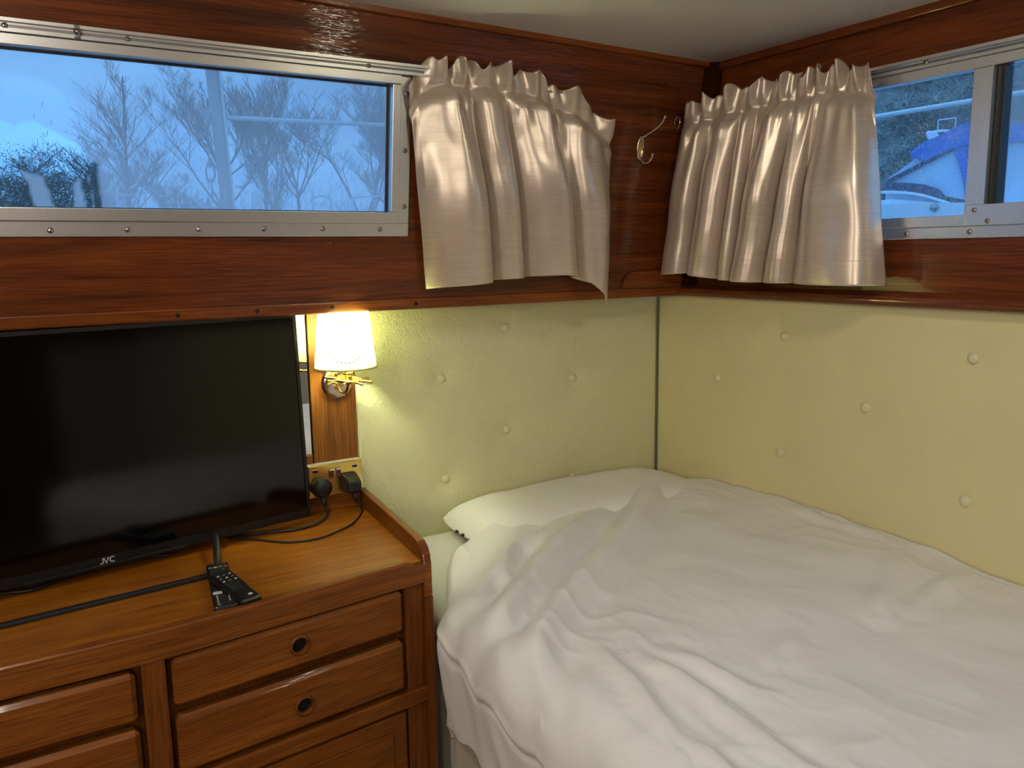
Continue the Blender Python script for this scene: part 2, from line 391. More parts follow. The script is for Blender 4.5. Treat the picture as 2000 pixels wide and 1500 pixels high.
# ------------------------------------------------------------------ windows
def screw(parent, P, s, t, d, r=.0062, a=None):
    nrm = (P(s, t, .01)-P(s, t, 0)).normalized(); c = P(s, t, d)
    o = add('screw', MB().lathe([(0, .0032), (r*.6, .0028), (r*.9, .0015), (r, 0)], 12, c, nrm), SCREW, parent, smooth=True)
    a = rnd.uniform(0, 3.1) if a is None else a
    u = (P(s+.01, t, d)-c).normalized(); w = (P(s, t+.01, d)-c).normalized()
    x = u*math.cos(a)+w*math.sin(a); y = -u*math.sin(a)+w*math.cos(a)
    M = frame(c+nrm*.0030, x, y, nrm)
    add('slot', MB(M).box(-r*.65, r*.65, -.0006, .0006, -.0008, .0006), SCREWD, o)
    return o
def fog_glass(name, drops):
    mt, nt, b = mat_new(name); nt.nodes.remove(b)
    at = N(nt, 'ShaderNodeAttribute', attribute_name='fog'); t = N(nt, 'ShaderNodeTexCoord')
    tp = N(nt, 'ShaderNodeBsdfTransparent'); tp.inputs[0].default_value = (.90, .95, .97, 1)
    tl = N(nt, 'ShaderNodeBsdfTranslucent'); tl.inputs[0].default_value = (.93, .96, .98, 1)
    df = N(nt, 'ShaderNodeBsdfDiffuse'); df.inputs[0].default_value = (.70, .73, .76, 1)
    fg = N(nt, 'ShaderNodeMixShader'); fg.inputs[0].default_value = .22
    nt.links.new(tl.outputs[0], fg.inputs[1]); nt.links.new(df.outputs[0], fg.inputs[2])
    nz = N(nt, 'ShaderNodeTexNoise'); nz.inputs['Scale'].default_value = 420; nz.inputs['Detail'].default_value = 2
    nt.links.new(t.outputs['Object'], nz.inputs['Vector'])
    vo = N(nt, 'ShaderNodeTexVoronoi'); vo.inputs['Scale'].default_value = 150; nt.links.new(t.outputs['Object'], vo.inputs['Vector'])
    dr = N(nt, 'ShaderNodeMapRange'); dr.inputs[1].default_value = .16; dr.inputs[2].default_value = .34
    dr.inputs[3].default_value = drops; dr.inputs[4].default_value = 0
    nt.links.new(vo.outputs['Distance'], dr.inputs[0])
    ma = N(nt, 'ShaderNodeMath', operation='MULTIPLY_ADD'); ma.inputs[1].default_value = .12; nt.links.new(nz.outputs[0], ma.inputs[0])
    ms = N(nt, 'ShaderNodeMath', operation='ADD'); ms.inputs[1].default_value = -.06; nt.links.new(at.outputs['Fac'], ms.inputs[0])
    nt.links.new(ms.outputs[0], ma.inputs[2])
    mm = N(nt, 'ShaderNodeMath', operation='MAXIMUM', use_clamp=True); nt.links.new(ma.outputs[0], mm.inputs[0]); nt.links.new(dr.outputs[0], mm.inputs[1])
    mx = N(nt, 'ShaderNodeMixShader'); nt.links.new(mm.outputs[0], mx.inputs[0]); nt.links.new(tp.outputs[0], mx.inputs[1]); nt.links.new(fg.outputs[0], mx.inputs[2])
    gl = N(nt, 'ShaderNodeBsdfGlossy'); gl.inputs['Roughness'].default_value = .04
    m2 = N(nt, 'ShaderNodeMixShader'); m2.inputs[0].default_value = .03
    nt.links.new(mx.outputs[0], m2.inputs[1]); nt.links.new(gl.outputs[0], m2.inputs[2])
    nt.links.new(m2.outputs[0], nt.nodes['Material Output'].inputs[0]); return mt
GLASS1 = fog_glass('misted window glass', .35); GLASS2 = fog_glass('rain spotted window glass', .62)
def pane(name, P, s0, s1, t0, t1, d, mat, fog, parent, cell):
    nu, nv = int((s1-s0)/cell), int((t1-t0)/cell)
    mb = MB().grid(lambda u, v: P(s0+(s1-s0)*u, t0+(t1-t0)*v, d), nu, nv)
    o = add(name, mb, mat, parent)
    a = o.data.attributes.new('fog', 'FLOAT', 'POINT')
    a.data.foreach_set('value', [fog(s0+(s1-s0)*i/nu, t0+(t1-t0)*j/nv) for j in range(nv+1) for i in range(nu+1)])
    return o
w1 = thing('window_1', LP(-1.75, .182, 0), 'long misted fixed window in aluminium frame on the left cabin side', None, kind='structure')
S0 = -2.56
def wpiece(name, P, par, s0, s1, t0, t1, d0, d1, mt=ALU, bev=.0015): return add(name, pbox(P, s0, s1, t0, t1, d0, d1), mt, par, bevel=bev)
wpiece('frame_flange', LP, w1, S0, -.956, .182, .213, -.004, .006)
wpiece('frame_bead', LP, w1, S0+.03, -.985, .213, .2385, -.02, .013)
wpiece('frame_flange', LP, w1, -.985, -.956, .2135, .548, -.004, .006)
wpiece('frame_bead', LP, w1, -1.006, -.985, .239, .528, -.02, .013)
wpiece('frame_bead', LP, w1, S0+.03, -.985, .529, .5485, -.02, .013)
wpiece('frame_flange', LP, w1, S0, S0+.03, .2135, .548, -.004, .006)
trk = add('curtain_track', pbox(LP, S0, -.905, .5495, .5545, 0, .020, pbox(LP, S0, -.905, .5545, .567, 0, .009, pbox(LP, S0, -.905, .567, .573, 0, .020))), ALU, w1)
add('track_groove', pbox(LP, S0, -.905, .5585, .5635, .0088, .0098), ALU_D, trk)
add('seal', holed(LP, S0+.028, -1.004, .2365, .531, (S0+.034, -1.0105, .2415, .5255), -.020, -.012), RUBBER, w1)
for s, t in ((-1.728, .195), (-1.588, .197), (-1.448, .198), (-1.309, .199), (-1.173, .200), (-1.031, .199), (-.970, .383), (-.969, .253), (-.968, .510)): screw(w1, LP, s, t, .006)
for s in (-1.77, -1.565, -1.066): screw(w1, LP, s, .561, .0095, .0055)
tg = add('curtain_stop', pbox(LP, -1.659, -1.649, .549, .572, .018, .026), ALU_D, w1, bevel=.002)
add('thumb_screw', MB().lathe([(0, .006), (.005, .005), (.0065, 0)], 12, LP(-1.654, .5605, .026), (0, -1, -.14)), SCREW, tg, smooth=True)
def cap(s, t, a, b, r0, r1):    # signed distance to a tapered capsule
    p, q = Vector((s, t)), Vector(a); w = Vector(b)-q; k = min(1, max(0, (p-q).dot(w)/w.length_squared))
    return (p-q-w*k).length-(r0+(r1-r0)*k)
CLEAR = [((-1.745, .352), (-1.690, .330), .048, .040), ((-1.80, .34), (-1.80, .225), .036, .030), ((-1.708, .325), (-1.695, .225), .030, .014),
         ((-1.682, .322), (-1.648, .318), .020, .016), ((-1.660, .315), (-1.652, .225), .0075, .0055), ((-1.643, .312), (-1.636, .225), .009, .0055),
         ((-1.86, .36), (-1.80, .35), .055, .05), ((-1.770, .285), (-1.765, .225), .012, .017)]
def fog1(s, t):
    d = min(cap(s, t, *c) for c in CLEAR)
    d += .0035*noise.noise(Vector((s*70, t*70, 1)))
    f = .62+.10*noise.noise(Vector((s*3, t*5, 0)))+.035*noise.noise(Vector((s*22, t*22, 5)))
    f += .10*sm(.42, .25, t)+.12*sm(-1.25, -1.0, s)
    disc = math.hypot((s+1.755), (t-.37)*1.05)-.115      # half-cleared round patch
    f -= .14*sm(.012, -.012, disc)*sm(.33, .37, t)
    if t < .244: f += .05*(1+noise.noise(Vector((s*120, t*60, 2))))
    return min(.96, max(.0, f*sm(-.003, .004, d)+.12*(1-sm(-.003, .004, d))))
pane('pane', LP, S0+.03, -1.006, .238, .529, -.015, GLASS1, fog1, w1, .0045)

w4 = thing('added_hatch', CPL(-1.0, -2.35, -.10), 'deck hatch added in the ceiling behind the viewer for daylight', None, kind='structure')  # hatch added for its daylight, never in view
add('added_hatch_rim', holed(CPL, -1.59, -.46, -2.94, -1.94, ADDED_HATCH, 0, .012), ALU, w4, bevel=.003)
pane('pane', CPL, ADDED_HATCH[0], ADDED_HATCH[1], ADDED_HATCH[2], ADDED_HATCH[3], -.06, GLASS2, lambda a, b: .2, w4, .05)
w2 = thing('window_2', RP(-1.0, .155, 0), 'rain-spotted sliding window in aluminium frame on the right end wall', None, kind='structure')
wpiece('frame_flange', RP, w2, -1.96, -.60, .155, .181, -.004, .006)
wpiece('frame_bead', RP, w2, -1.004, -.62, .1815, .206, -.02, .014)
wpiece('lock_rail', RP, w2, -1.95, -1.0045, .1815, .2265, -.02, .018)
wpiece('frame_bead', RP, w2, -1.93, -.62, .512, .5345, -.02, .012)
wpiece('frame_flange', RP, w2, -.63, -.60, .1815, .534, -.004, .006)
wpiece('frame_flange', RP, w2, -1.96, -1.93, .2275, .534, -.004, .006)
wpiece('sliding_stile', RP, w2, -1.037, -.997, .2065, .5118, -.02, .012)
add('stile_edge', pbox(RP, -1.0415, -1.0375, .227, .5118, -.02, .016), ALU, w2)
wpiece('seal', RP, w2, -1.060, -1.0418, .227, .5118, -.03, .001, RUBBER)
trk = add('curtain_track', pbox(RP, -1.96, -.70, .535, .541, 0, .022, pbox(RP, -1.96, -.70, .541, .552, 0, .010, pbox(RP, -1.96, -.70, .552, .559, 0, .022))), ALU, w2)
add('track_groove', pbox(RP, -1.96, -.70, .544, .549, .0098, .0108), ALU_D, trk)
for s, t, d in ((-.885, .547, .0105), (-.860, .168, .006), (-1.009, .168, .006), (-1.20, .168, .006)): screw(w2, RP, s, t, d, .0065)
for s, t in ((-1.023, .214), (-1.053, .190)): screw(w2, RP, s, t, .018, .0055)
def fog2(s, t): return max(.04, .20+.10*noise.noise(Vector((s*9, t*14, 4)))+.10*noise.noise(Vector((s*60, t*60, 4)))+.25*sm(.46, .50, t)*sm(-.85, -.75, s))
def fog3(s, t): return max(.15, .46+.14*noise.noise(Vector((s*9, t*14, 4)))+.08*noise.noise(Vector((s*60, t*60, 8))))
pane('pane', RP, -1.0, -.625, .205, .513, -.012, GLASS2, fog2, w2, .008)
pane('pane', RP, -1.935, -1.058, .226, .513, -.026, GLASS2, fog3, w2, .010)

# ------------------------------------------------------------------ chest of drawers
CH = thing('chest_of_drawers', (-1.8, -.28, ZF), 'built-in varnished teak chest of drawers under the television', 'chest of drawers')
ZT = -.521
A = Vector((-1.64, -.55, 0)); B = Vector((-1.092, -.490, 0)); ux = (B-A).normalized(); LR = (B-A).length
MR = frame(A, ux, Vector((ux.y, -ux.x, 0)), (0, 0, 1))     # right section: s along, d out of the front, z
ML = frame(A, (1, 0, 0), (0, -1, 0), (0, 0, 1))            # left section, s negative
XL = -2.75
poly = [(XL, -.012), (-1.056, -.012), (-1.096, -.488), (A.x, A.y), (XL, -.55)]
add('worktop', MB().prism([(x, y, ZT-.024) for x, y in poly], [(x, y, ZT) for x, y in poly]), W_TOP, CH)
add('carcass', MB().prism([(x, y, ZF+.04) for x, y in [(XL, -.012), (-1.056, -.012), (-1.092, -.47), (A.x, A.y+.02), (XL, -.53)]],
                          [(x, y, ZT-.0245) for x, y in [(XL, -.012), (-1.056, -.012), (-1.092, -.47), (A.x, A.y+.02), (XL, -.53)]]), W_STILE, CH)
add('back_rail', MB().box(XL, -1.058, -.030, -.012, ZT, -.4815), W_FRONT, CH, bevel=.002)
# front lip with a scooped end
zt, zb = ZT+.011, ZT-.043
def lipsec(M, sx_, top, d1=.012, d0=-.010): return [M @ Vector((sx_, d1, zb)), M @ Vector((sx_, d1, top-.003)), M @ Vector((sx_, d1-.003, top)), M @ Vector((sx_, d0, top)), M @ Vector((sx_, d0, zb))]
secs = [lipsec(ML, XL-A.x, zt), lipsec(ML, -.02, zt), lipsec(MR, .02, zt)]+[lipsec(MR, LR-k, z) for k, z in ((.060, zt), (.050, ZT+.006), (.038, ZT+.001), (.020, ZT-.002), (.004, ZT-.002))]
lipm = MB(); n5 = 5
lipm.add([q for sct in secs for q in sct], [(i*5+j, i*5+(j+1) % 5, i*5+5+(j+1) % 5, i*5+5+j) for i in range(len(secs)-1) for j in range(5)]+[tuple(range(5)), tuple(5*(len(secs)-1)+j for j in range(5))])
add('front_lip', lipm, W_FRONT, CH)
# side rail
yr0, yr1 = -.012, -.505
prof = [(yr0, -.600), (yr0, -.478), (-.440, -.480), (-.468, -.483), (-.486, -.491), (-.498, -.505), (-.504, -.525), (-.505, -.600)]
def rx(y): return -1.061-(.042)*(y-yr0)/(yr1-yr0)
add('side_rail', MB().prism([(rx(y), y, z) for y, z in prof], [(rx(y)+.020, y, z) for y, z in prof]), W_RAILY, CH, smooth=False, bevel=.004)
add('side_panel', MB().prism([(rx(y), y, z) for y, z in ((yr0, ZF+.02), (yr0, -.6005), (yr1, -.6005), (yr1, ZF+.02))],
                             [(rx(y)+.020, y, z) for y, z in ((yr0, ZF+.02), (yr0, -.6005), (yr1, -.6005), (yr1, ZF+.02))]), W_STILE, CH)
add('stile', MB(MR).box(LR-.057, LR-.003, -.02, .004, ZF+.02, zb-.0005), W_STILE, CH, bevel=.002)
add('stile', MB(ML).box(-.036, .004, -.02, .010, ZF+.02, zb-.0005), W_STILE, CH, bevel=.002)
add('cross_rail', MB(MR).box(.008, LR-.002, -.02, .012, -.842, -.806), W_FRONT, CH, bevel=.004)
add('cross_rail', MB(ML).box(XL-A.x, -.040, -.02, .012, -.842, -.806), W_FRONT, CH, bevel=.004)
def cut(o, c, ax, r, depth):
    mb = MB().lathe([(0, -depth), (r, -depth), (r, .05), (0, .05)], 28, c, ax)
    k = add('cutter', mb, HOLE); md = o.modifiers.new('hole', 'BOOLEAN'); md.operation = 'DIFFERENCE'; md.object = k; md.solver = 'EXACT'
    dg = bpy.context.evaluated_depsgraph_get(); dg.update()
    me = bpy.data.meshes.new_from_object(o.evaluated_get(dg)); o.modifiers.clear(); o.data = me
    bpy.data.objects.remove(k)
def drawer(M, s0, s1, z0, z1, pull=None):
    o = add('drawer', MB(M).box(s0, s1, -.019, .013, z0, z1), W_FRONT, CH, bevel=.0085, seg=1)
    if pull:
        ps, pz = pull; ax = M.to_3x3() @ Vector((0, 1, 0)); c = M @ Vector((ps, .013, pz))
        cut(o, c, ax, .0155, .028)
        add('finger_ring', MB().lathe([(.0150, -.006), (.0150, .002), (.0165, .0042), (.0190, .0038), (.0208, .0018), (.0212, 0), (.0205, -.001)], 32, c, ax), W_STILE, o, smooth=True)
        add('finger_hole', MB().lathe([(.0153, -.004), (.0152, -.024), (0, -.0245)], 24, c, ax), HOLE, o, smooth=True)
    return o
drawer(MR, .014, LR-.064, -.664, -.570, (.2515, -.617))
drawer(MR, .014, LR-.064, -.796, -.683, (.2545, -.746))
drawer(ML, -.55, -.046, -.670, -.576, (-.30, -.62))
drawer(ML, -.55, -.046, -.798, -.684, (-.30, -.745))
for M, s0, s1 in ((MR, .014, LR-.064), (ML, -.55, -.046)):
    d = add('door', MB(M).box(s0, s1, -.019, .006, ZF+.06, -.850), W_FRONT, CH, bevel=.003)
    add('door_panel', MB(M).box(s0+.035, s1-.035, .0055, .010, ZF+.09, -.885), W_FRONT, d, bevel=.003)

# ------------------------------------------------------------------ television
ty = .17; TW, TH = .92, .497
tr = Vector((math.cos(ty), math.sin(ty), 0)); to = Vector((math.sin(ty), -math.cos(ty), 0))
tilt = R(2.6); tz = (Vector((0, 0, 1))*math.cos(tilt)-to*math.sin(tilt)); to2 = (to*math.cos(tilt)+Vector((0, 0, 1))*math.sin(tilt))
BR = Vector((-1.2272, -.120, -.4955))
MT = frame(BR, -tr, to2, tz)          # s to the left from the right edge, d toward the room, z up
TV = thing('television', (-1.68, -.22, ZT), 'large flat black television standing on the teak chest', 'television')
add('housing', MB(MT).box(0, TW, -.028, -.002, 0, TH).box(.18, TW-.18, -.060, -.028, .03, .34), BLACKM, TV, bevel=.003)
add('bezel', MB(MT).box(0, .008, -.002, .004, 0, TH).box(TW-.008, TW, -.002, .004, 0, TH).box(.008, TW-.008, -.002, .004, TH-.008, TH).box(.008, TW-.008, -.002, .004, 0, .020), BLACK, TV)
add('screen', MB(MT).box(.008, TW-.008, -.002, .0015, .020, TH-.008), SCREEN, TV)
add('lower_strip', MB(MT).box(.30, TW-.30, .004, .0065, -.003, .0035), BLACK, TV, bevel=.001)
Mt = frame(MT @ Vector((TW/2+.008, .0042, .0045)), tr, tz, to2)
lb = MB(Mt)
def stroke(pts, w, x0, k=.0125):
    P2 = [Vector((x0+x*k, y*k)) for x, y in pts]; L_ = []; R_ = []
    for i, p_ in enumerate(P2):
        t_ = (P2[min(i+1, len(P2)-1)]-P2[max(i-1, 0)]).normalized(); n_ = Vector((-t_.y, t_.x))*w/2
        if 0 < i < len(P2)-1:
            t1_ = (p_-P2[i-1]).normalized(); n1 = Vector((-t1_.y, t1_.x)); n_ = n_/max(.45, (n_.normalized()).dot(n1))
        L_.append(p_+n_); R_.append(p_-n_)
    for i in range(len(P2)-1):
        q4 = [L_[i], L_[i+1], R_[i+1], R_[i]]
        lb.prism([(q.x, q.y, 0) for q in q4], [(q.x, q.y, .0006) for q in q4])
stroke([(.60, 1), (.60, .34), (.52, .14), (.36, .09), (.12, .09)], .0026, -.0150)
stroke([(0, 1), (.36, .06), (.72, 1)], .0026, -.0058)
stroke([(.78, .91), (.36, .91), (.16, .80), (.09, .50), (.16, .20), (.36, .09), (.78, .09)], .0026, .0050)
tag(add('logo', lb, SILVER, TV), 'small silver letters JVC on the lower bezel')
# wire-frame stand
zs = ZT+.0045
add('foot_bar', MB().prism([(-2.20, -.404, ZT+.0005), (-2.20, -.390, ZT+.0005), (-1.495, -.318, ZT+.0005), (-1.495, -.332, ZT+.0005)],
                           [(-2.20, -.404, ZT+.009), (-2.20, -.390, ZT+.009), (-1.495, -.318, ZT+.009), (-1.495, -.332, ZT+.009)]), BLACKM, TV, bevel=.002)
def arm(a, b, w=.0075):
    return add('stand_arm', MB().tube(catmull([a, (Vector(a)*.6+Vector(b)*.4)+Vector((0, 0, .004)), b], 5), w, 8, flat=.55), BLACKM, TV, smooth=True)
arm((-1.491, -.322, ZT+.006), (-1.462, -.168, ZT+.040)); arm((-2.195, -.394, ZT+.006), (-2.10, -.275, ZT+.040))
arm((-1.475, -.075, ZT+.006), (-1.470, -.160, ZT+.040), .006); arm((-2.10, -.19, ZT+.006), (-2.08, -.265, ZT+.040), .006)
add('rear_bar', MB().tube([(-2.11, -.191, ZT+.0055), (-1.470, -.075, ZT+.0055)], .005, 8), BLACKM, TV, smooth=True)

# ------------------------------------------------------------------ mirror, socket, plugs, cables
MI = thing('mirror', (-1.5, .01, -.37), 'wall mirror half hidden behind the television', 'mirror')
add('mirror_glass', MB().box(-2.2, -1.1765, .003, .02, -.372, .083), MIRROR, MI)
add('mirror_frame', MB().box(-2.2, -1.1765, -.006, .02, -.400, -.3725), W_FRONT, MI, bevel=.002)

SK = thing('wall_socket', (-1.127, -.015, -.481), 'brass double wall socket with two black plugs beside the television', 'socket')
sx0, sx1, sz0, sz1 = -1.2005, -1.0545, -.4812, -.3952
add('back_box', MB().box(sx0, sx1, -.0285, -.0042, sz0, sz1), SOCKETW, SK, bevel=.002)
add('face_plate', MB().box(sx0, sx1, -.0335, -.0287, sz0, sz1), BRASS, SK, bevel=.003)
for ix, cx in enumerate((-1.139, -1.1205)):
    sw = add('rocker_switch', MB().box(cx-.0068, cx+.0068, -.0365, -.0336, -.4325, -.4085), SWITCH, SK, bevel=.001)
    add('switch_mark', MB().box(cx-.0058, cx+.0058, -.0375, -.0366, -.4130, -.4090), SWITCHW, sw)
for cx in (-1.1825, -1.0755):
    u = add('usb_port', MB().box(cx-.0085, cx+.0085, -.0348, -.0336, -.4155, -.4060), CHROME, SK)
    add('usb_slot', MB().box(cx-.0068, cx+.0068, -.0352, -.0346, -.4138, -.4075), BLACK, u)
P1 = thing('plug', (-1.172, -.06, -.475), 'round black plug in the left side of the brass socket', 'plug', 'plugs in the brass socket')
c = Vector((-1.170, -.034, -.4530))
add('plug_body', MB().lathe([(.0245, 0), (.0262, .006), (.0255, .018), (.0215, .026), (.012, .0300), (0, .0305)], 24, c, (0, -1, 0)), BLACKM, P1, smooth=True)
add('cable_grip', MB().tube([(-1.170, -.050, -.472), (-1.169, -.053, -.490), (-1.168, -.056, -.500)], [.0085, .006, .0048], 10), BLACKM, P1, smooth=True)
add('cable', MB().tube(catmull([(-1.168, -.056, -.499), (-1.165, -.064, -.512), (-1.175, -.085, -.5172), (-1.212, -.124, -.5172), (-1.269, -.140, -.5172), (-1.318, -.125, -.5172), (-1.38, -.105, -.5172), (-1.45, -.06, -.5172)], 8), .0034, 8), BLACKM, P1, smooth=True)
P2 = thing('plug', (-1.094, -.06, -.475), 'square black plug in the right side of the brass socket', 'plug', 'plugs in the brass socket')
add('plug_body', MB().hexa([(-1.117, -.0345, -.474), (-1.072, -.0345, -.474), (-1.072, -.0345, -.424), (-1.117, -.0345, -.424),
                            (-1.110, -.082, -.470), (-1.075, -.082, -.470), (-1.075, -.082, -.438), (-1.110, -.082, -.438)]), BLACKM, P2, bevel=.006, seg=3)
add('cable_grip', MB().tube([(-1.091, -.064, -.470), (-1.089, -.066, -.488), (-1.086, -.068, -.497)], [.008, .0055, .004], 10), BLACKM, P2, smooth=True)
add('cable', MB().tube(catmull([(-1.086, -.068, -.497), (-1.080, -.074, -.510), (-1.083, -.095, -.5182), (-1.134, -.167, -.5182), (-1.190, -.207, -.5182), (-1.248, -.229, -.5182), (-1.314, -.213, -.5182), (-1.373, -.150, -.5182), (-1.42, -.11, -.5182)], 8), .0024, 8), BLACKM, P2, smooth=True)
cb = add('television_cable', MB().tube(catmull([(-2.05, -.17, -.5165), (-1.93, -.185, -.5165), (-1.882, -.190, -.5165), (-1.829, -.205, -.5165), (-1.773, -.175, -.5165), (-1.693, -.140, -.5165), (-1.62, -.13, -.5165), (-1.56, -.155, -.5165)], 8), .0038, 8), BLACKM, smooth=True)
tag(cb, 'loose black cable lying under the left of the television', 'cable')

# ------------------------------------------------------------------ wall lamp
LM = thing('wall_lamp', (-1.104, -.004, -.235), 'lit brass wall lamp with small printed shade beside the television', 'lamp')
pc = Vector((-1.104, -.004, -.188))
add('wall_plate', MB().lathe([(.0425, 0), (.0425, .004), (.040, .009), (.032, .012), (.016, .0135), (0, .0140)], 36, pc, (0, -1, 0)), NICKEL, LM, smooth=True)
hub = Vector((-1.104, -.098, -.170))
add('arm', MB().tube(catmull([pc+Vector((0, -.012, -.006)), pc+Vector((0, -.035, -.020)), pc+Vector((0, -.074, -.016)), hub+Vector((0, 0, -.012))], 6), .0045, 10), BRASS, LM, smooth=True)
wh = add('wheel_ornament', MB().lathe([(.030+.0042*math.cos(a*.5236), .0042*math.sin(a*.5236)) for a in range(12)], 32, hub, (.08, -.10, 1), closed=True), BRASS, LM, smooth=True)
ax = Vector((.08, -.10, 1)).normalized(); u0 = ax.cross(Vector((0, 1, 0))).normalized(); v0 = ax.cross(u0)
for k in range(8):
    an = k*math.pi/4+.25; dr_ = u0*math.cos(an)+v0*math.sin(an)
    add('spoke', MB().tube([hub+dr_*q for q in (.004, .026, .034, .038, .046, .058, .062)], [.0028, .0024, .0026, .0036, .0024, .0036, .0022], 8), BRASS, wh, smooth=True)
add('hub', MB().lathe([(0, -.016), (.006, -.014), (.010, -.006), (.011, .002), (.009, .006), (.012, .012), (.0125, .022), (.0, .0225)], 20, hub, (0, 0, 1)), BRASS, LM, smooth=True)
add('ornament', MB().tube(catmull([pc+Vector((-.030, -.016, -.004)), pc+Vector((-.016, -.020, .003)), pc+Vector((0, -.024, -.006)), pc+Vector((.004, -.02, -.024))], 5), .003, 8), BRASS, LM, smooth=True)
add('knob', MB().lathe([(0, .018), (.006, .016), (.008, .009), (.005, .002), (.004, 0)], 16, pc+Vector((.030, -.018, .000)), (.3, -1, 0)), BRASS, LM, smooth=True)
sc_ = Vector((-1.110, -.098, 0))
sb, st, rb, rt = -.139, .002, .076, .0625
mt, nt, b = mat_new('printed lamp shade'); nt.nodes.remove(b)
tcn = N(nt, 'ShaderNodeTexCoord'); sx = N(nt, 'ShaderNodeSeparateXYZ'); nt.links.new(tcn.outputs['Object'], sx.inputs[0])
def Mth(op, a, b=None):
    n = N(nt, 'ShaderNodeMath', operation=op)
    for i, q in enumerate((a, b)):
        if q is None: continue
        if isinstance(q, (int, float)): n.inputs[i].default_value = q
        else: nt.links.new(q, n.inputs[i])
    return n.outputs[0]
ang = Mth('ARCTAN2', sx.outputs['X'], Mth('MULTIPLY', sx.outputs['Y'], -1.0))
hx = Mth('MULTIPLY', ang, .070); hz = sx.outputs['Z']
hx2 = Mth('ADD', hx, .022)
rr = Mth('SQRT', Mth('ADD', Mth('MULTIPLY', hx2, hx2), Mth('MULTIPLY', hz, hz)))
th_ = Mth('ARCTAN2', hz, hx2)
ring = Mth('LESS_THAN', Mth('ABSOLUTE', Mth('SUBTRACT', rr, .050)), .0018)
dots = Mth('GREATER_THAN', Mth('SINE', Mth('MULTIPLY', th_, 34.0)), .1)
l1 = Mth('MULTIPLY', Mth('LESS_THAN', Mth('ABSOLUTE', hx2), .0006), Mth('LESS_THAN', Mth('ABSOLUTE', Mth('SUBTRACT', hz, .05)), .018))
l2 = Mth('MULTIPLY', Mth('LESS_THAN', Mth('ABSOLUTE', Mth('SUBTRACT', hz, .008)), .0006), Mth('LESS_THAN', rr, .036))
l3 = Mth('LESS_THAN', Mth('ABSOLUTE', Mth('SUBTRACT', hx2, .028)), .0005)
prn = Mth('MAXIMUM', Mth('MULTIPLY', ring, dots), Mth('MAXIMUM', l1, Mth('MAXIMUM', l2, l3)))
nzz = N(nt, 'ShaderNodeTexNoise'); nzz.inputs['Scale'].default_value = 330; nt.links.new(tcn.outputs['Object'], nzz.inputs['Vector'])
blot = Mth('MULTIPLY', Mth('GREATER_THAN', nzz.outputs[0], .56), Mth('MULTIPLY', Mth('GREATER_THAN', hx, .030), Mth('LESS_THAN', hz, -.046)))
prn = Mth('MINIMUM', Mth('MAXIMUM', prn, blot), 1.0)
cm = N(nt, 'ShaderNodeMix', data_type='RGBA'); cm.inputs['A'].default_value = (.46, .46, .25, 1); cm.inputs['B'].default_value = (.035, .032, .012, 1)
nt.links.new(prn, cm.inputs['Factor'])
tl = N(nt, 'ShaderNodeBsdfTranslucent'); df = N(nt, 'ShaderNodeBsdfDiffuse'); mx = N(nt, 'ShaderNodeMixShader'); mx.inputs[0].default_value = .45
nt.links.new(cm.outputs['Result'], tl.inputs[0]); nt.links.new(cm.outputs['Result'], df.inputs[0])
nt.links.new(tl.outputs[0], mx.inputs[1]); nt.links.new(df.outputs[0], mx.inputs[2]); nt.links.new(mx.outputs[0], nt.nodes['Material Output'].inputs[0])
SHADE = mt
add('lamp_shade', MB().lathe([(rb, sb), (rb-(rb-rt)*.33, sb+(st-sb)*.33), (rb-(rb-rt)*.66, sb+(st-sb)*.66), (rt, st)], 56, sc_, (0, 0, 1)), SHADE, LM, smooth=True)
TRIMB = plain('yellow shade braid', (.62, .56, .14), .7)
add('shade_braid', MB().lathe([(rb+.0006+.0016*math.cos(a*1.047), sb+.0016+.0022*math.sin(a*1.047)) for a in range(6)], 56, sc_, (0, 0, 1), closed=True), TRIMB, LM, smooth=True)
bc = sc_+Vector((0, 0, -.068))
add('bulb', MB().lathe([(0, .030), (.009, .0285), (.017, .022), (.022, .011), (.0235, 0), (.0226, -.008), (.0205, -.015)], 20, bc, (0, 0, 1)), emit('bulb glow', (.91, 1.0, .66), BULB), LM, smooth=True)
add('bulb_base', MB().lathe([(.0206, -.015), (.017, -.024), (.0115, -.038)], 20, bc, (0, 0, 1)), plain('white bulb base', (.7, .7, .68), .5), LM, smooth=True)
add('bulb_holder', MB().lathe([(.011, -.148), (.011, -.106), (0, -.1055)], 16, sc_, (0, 0, 1)), BRASS, LM, smooth=True)

# ------------------------------------------------------------------ remote controls
def remote(M, L, W, H, label, layout):
    th = thing('remote_control', M @ Vector((0, 0, 0)), label, 'remote control', 'remote controls on the chest')
    bb = add('remote_body', MB(M).box(-W/2, W/2, -L/2, L/2, 0, H), BLACK, th, bevel=.005, seg=3)
    bb.data.name = 'remote_body'
    for x, y, w, l, mt in layout:
        add('remote_button', MB(M).box(x-w/2, x+w/2, y-l/2, y+l/2, H-.001, H+.0014), mt, th, bevel=.0006)
    return th
def pm(n, c): return plain(n, c, .45)
KB, KY, KG, KR, KW, KGR = pm('blue key', (.12, .22, .32)), pm('yellow key', (.45, .38, .05)), pm('green key', (.05, .22, .07)), pm('red key', (.42, .05, .08)), pm('white key', (.62, .58, .58)), pm('grey key', (.16, .17, .17))
a0, a1 = Vector((-1.4915, -.318, ZT+.010)), Vector((-1.519, -.530, ZT+.001))
ya = (a0-a1).normalized(); xa = ya.cross(Vector((0, 0, 1))).normalized(); za = xa.cross(ya)
MA = frame((a0+a1)/2, xa, ya, za)
lay = [(-.015+.010*k, .082, .0075, .005, q) for k, q in enumerate((KB, KY, KG, KR))]
lay += [(-.011, -.045, .017, .009, KW), (.010, .068, .003, .003, KGR)]
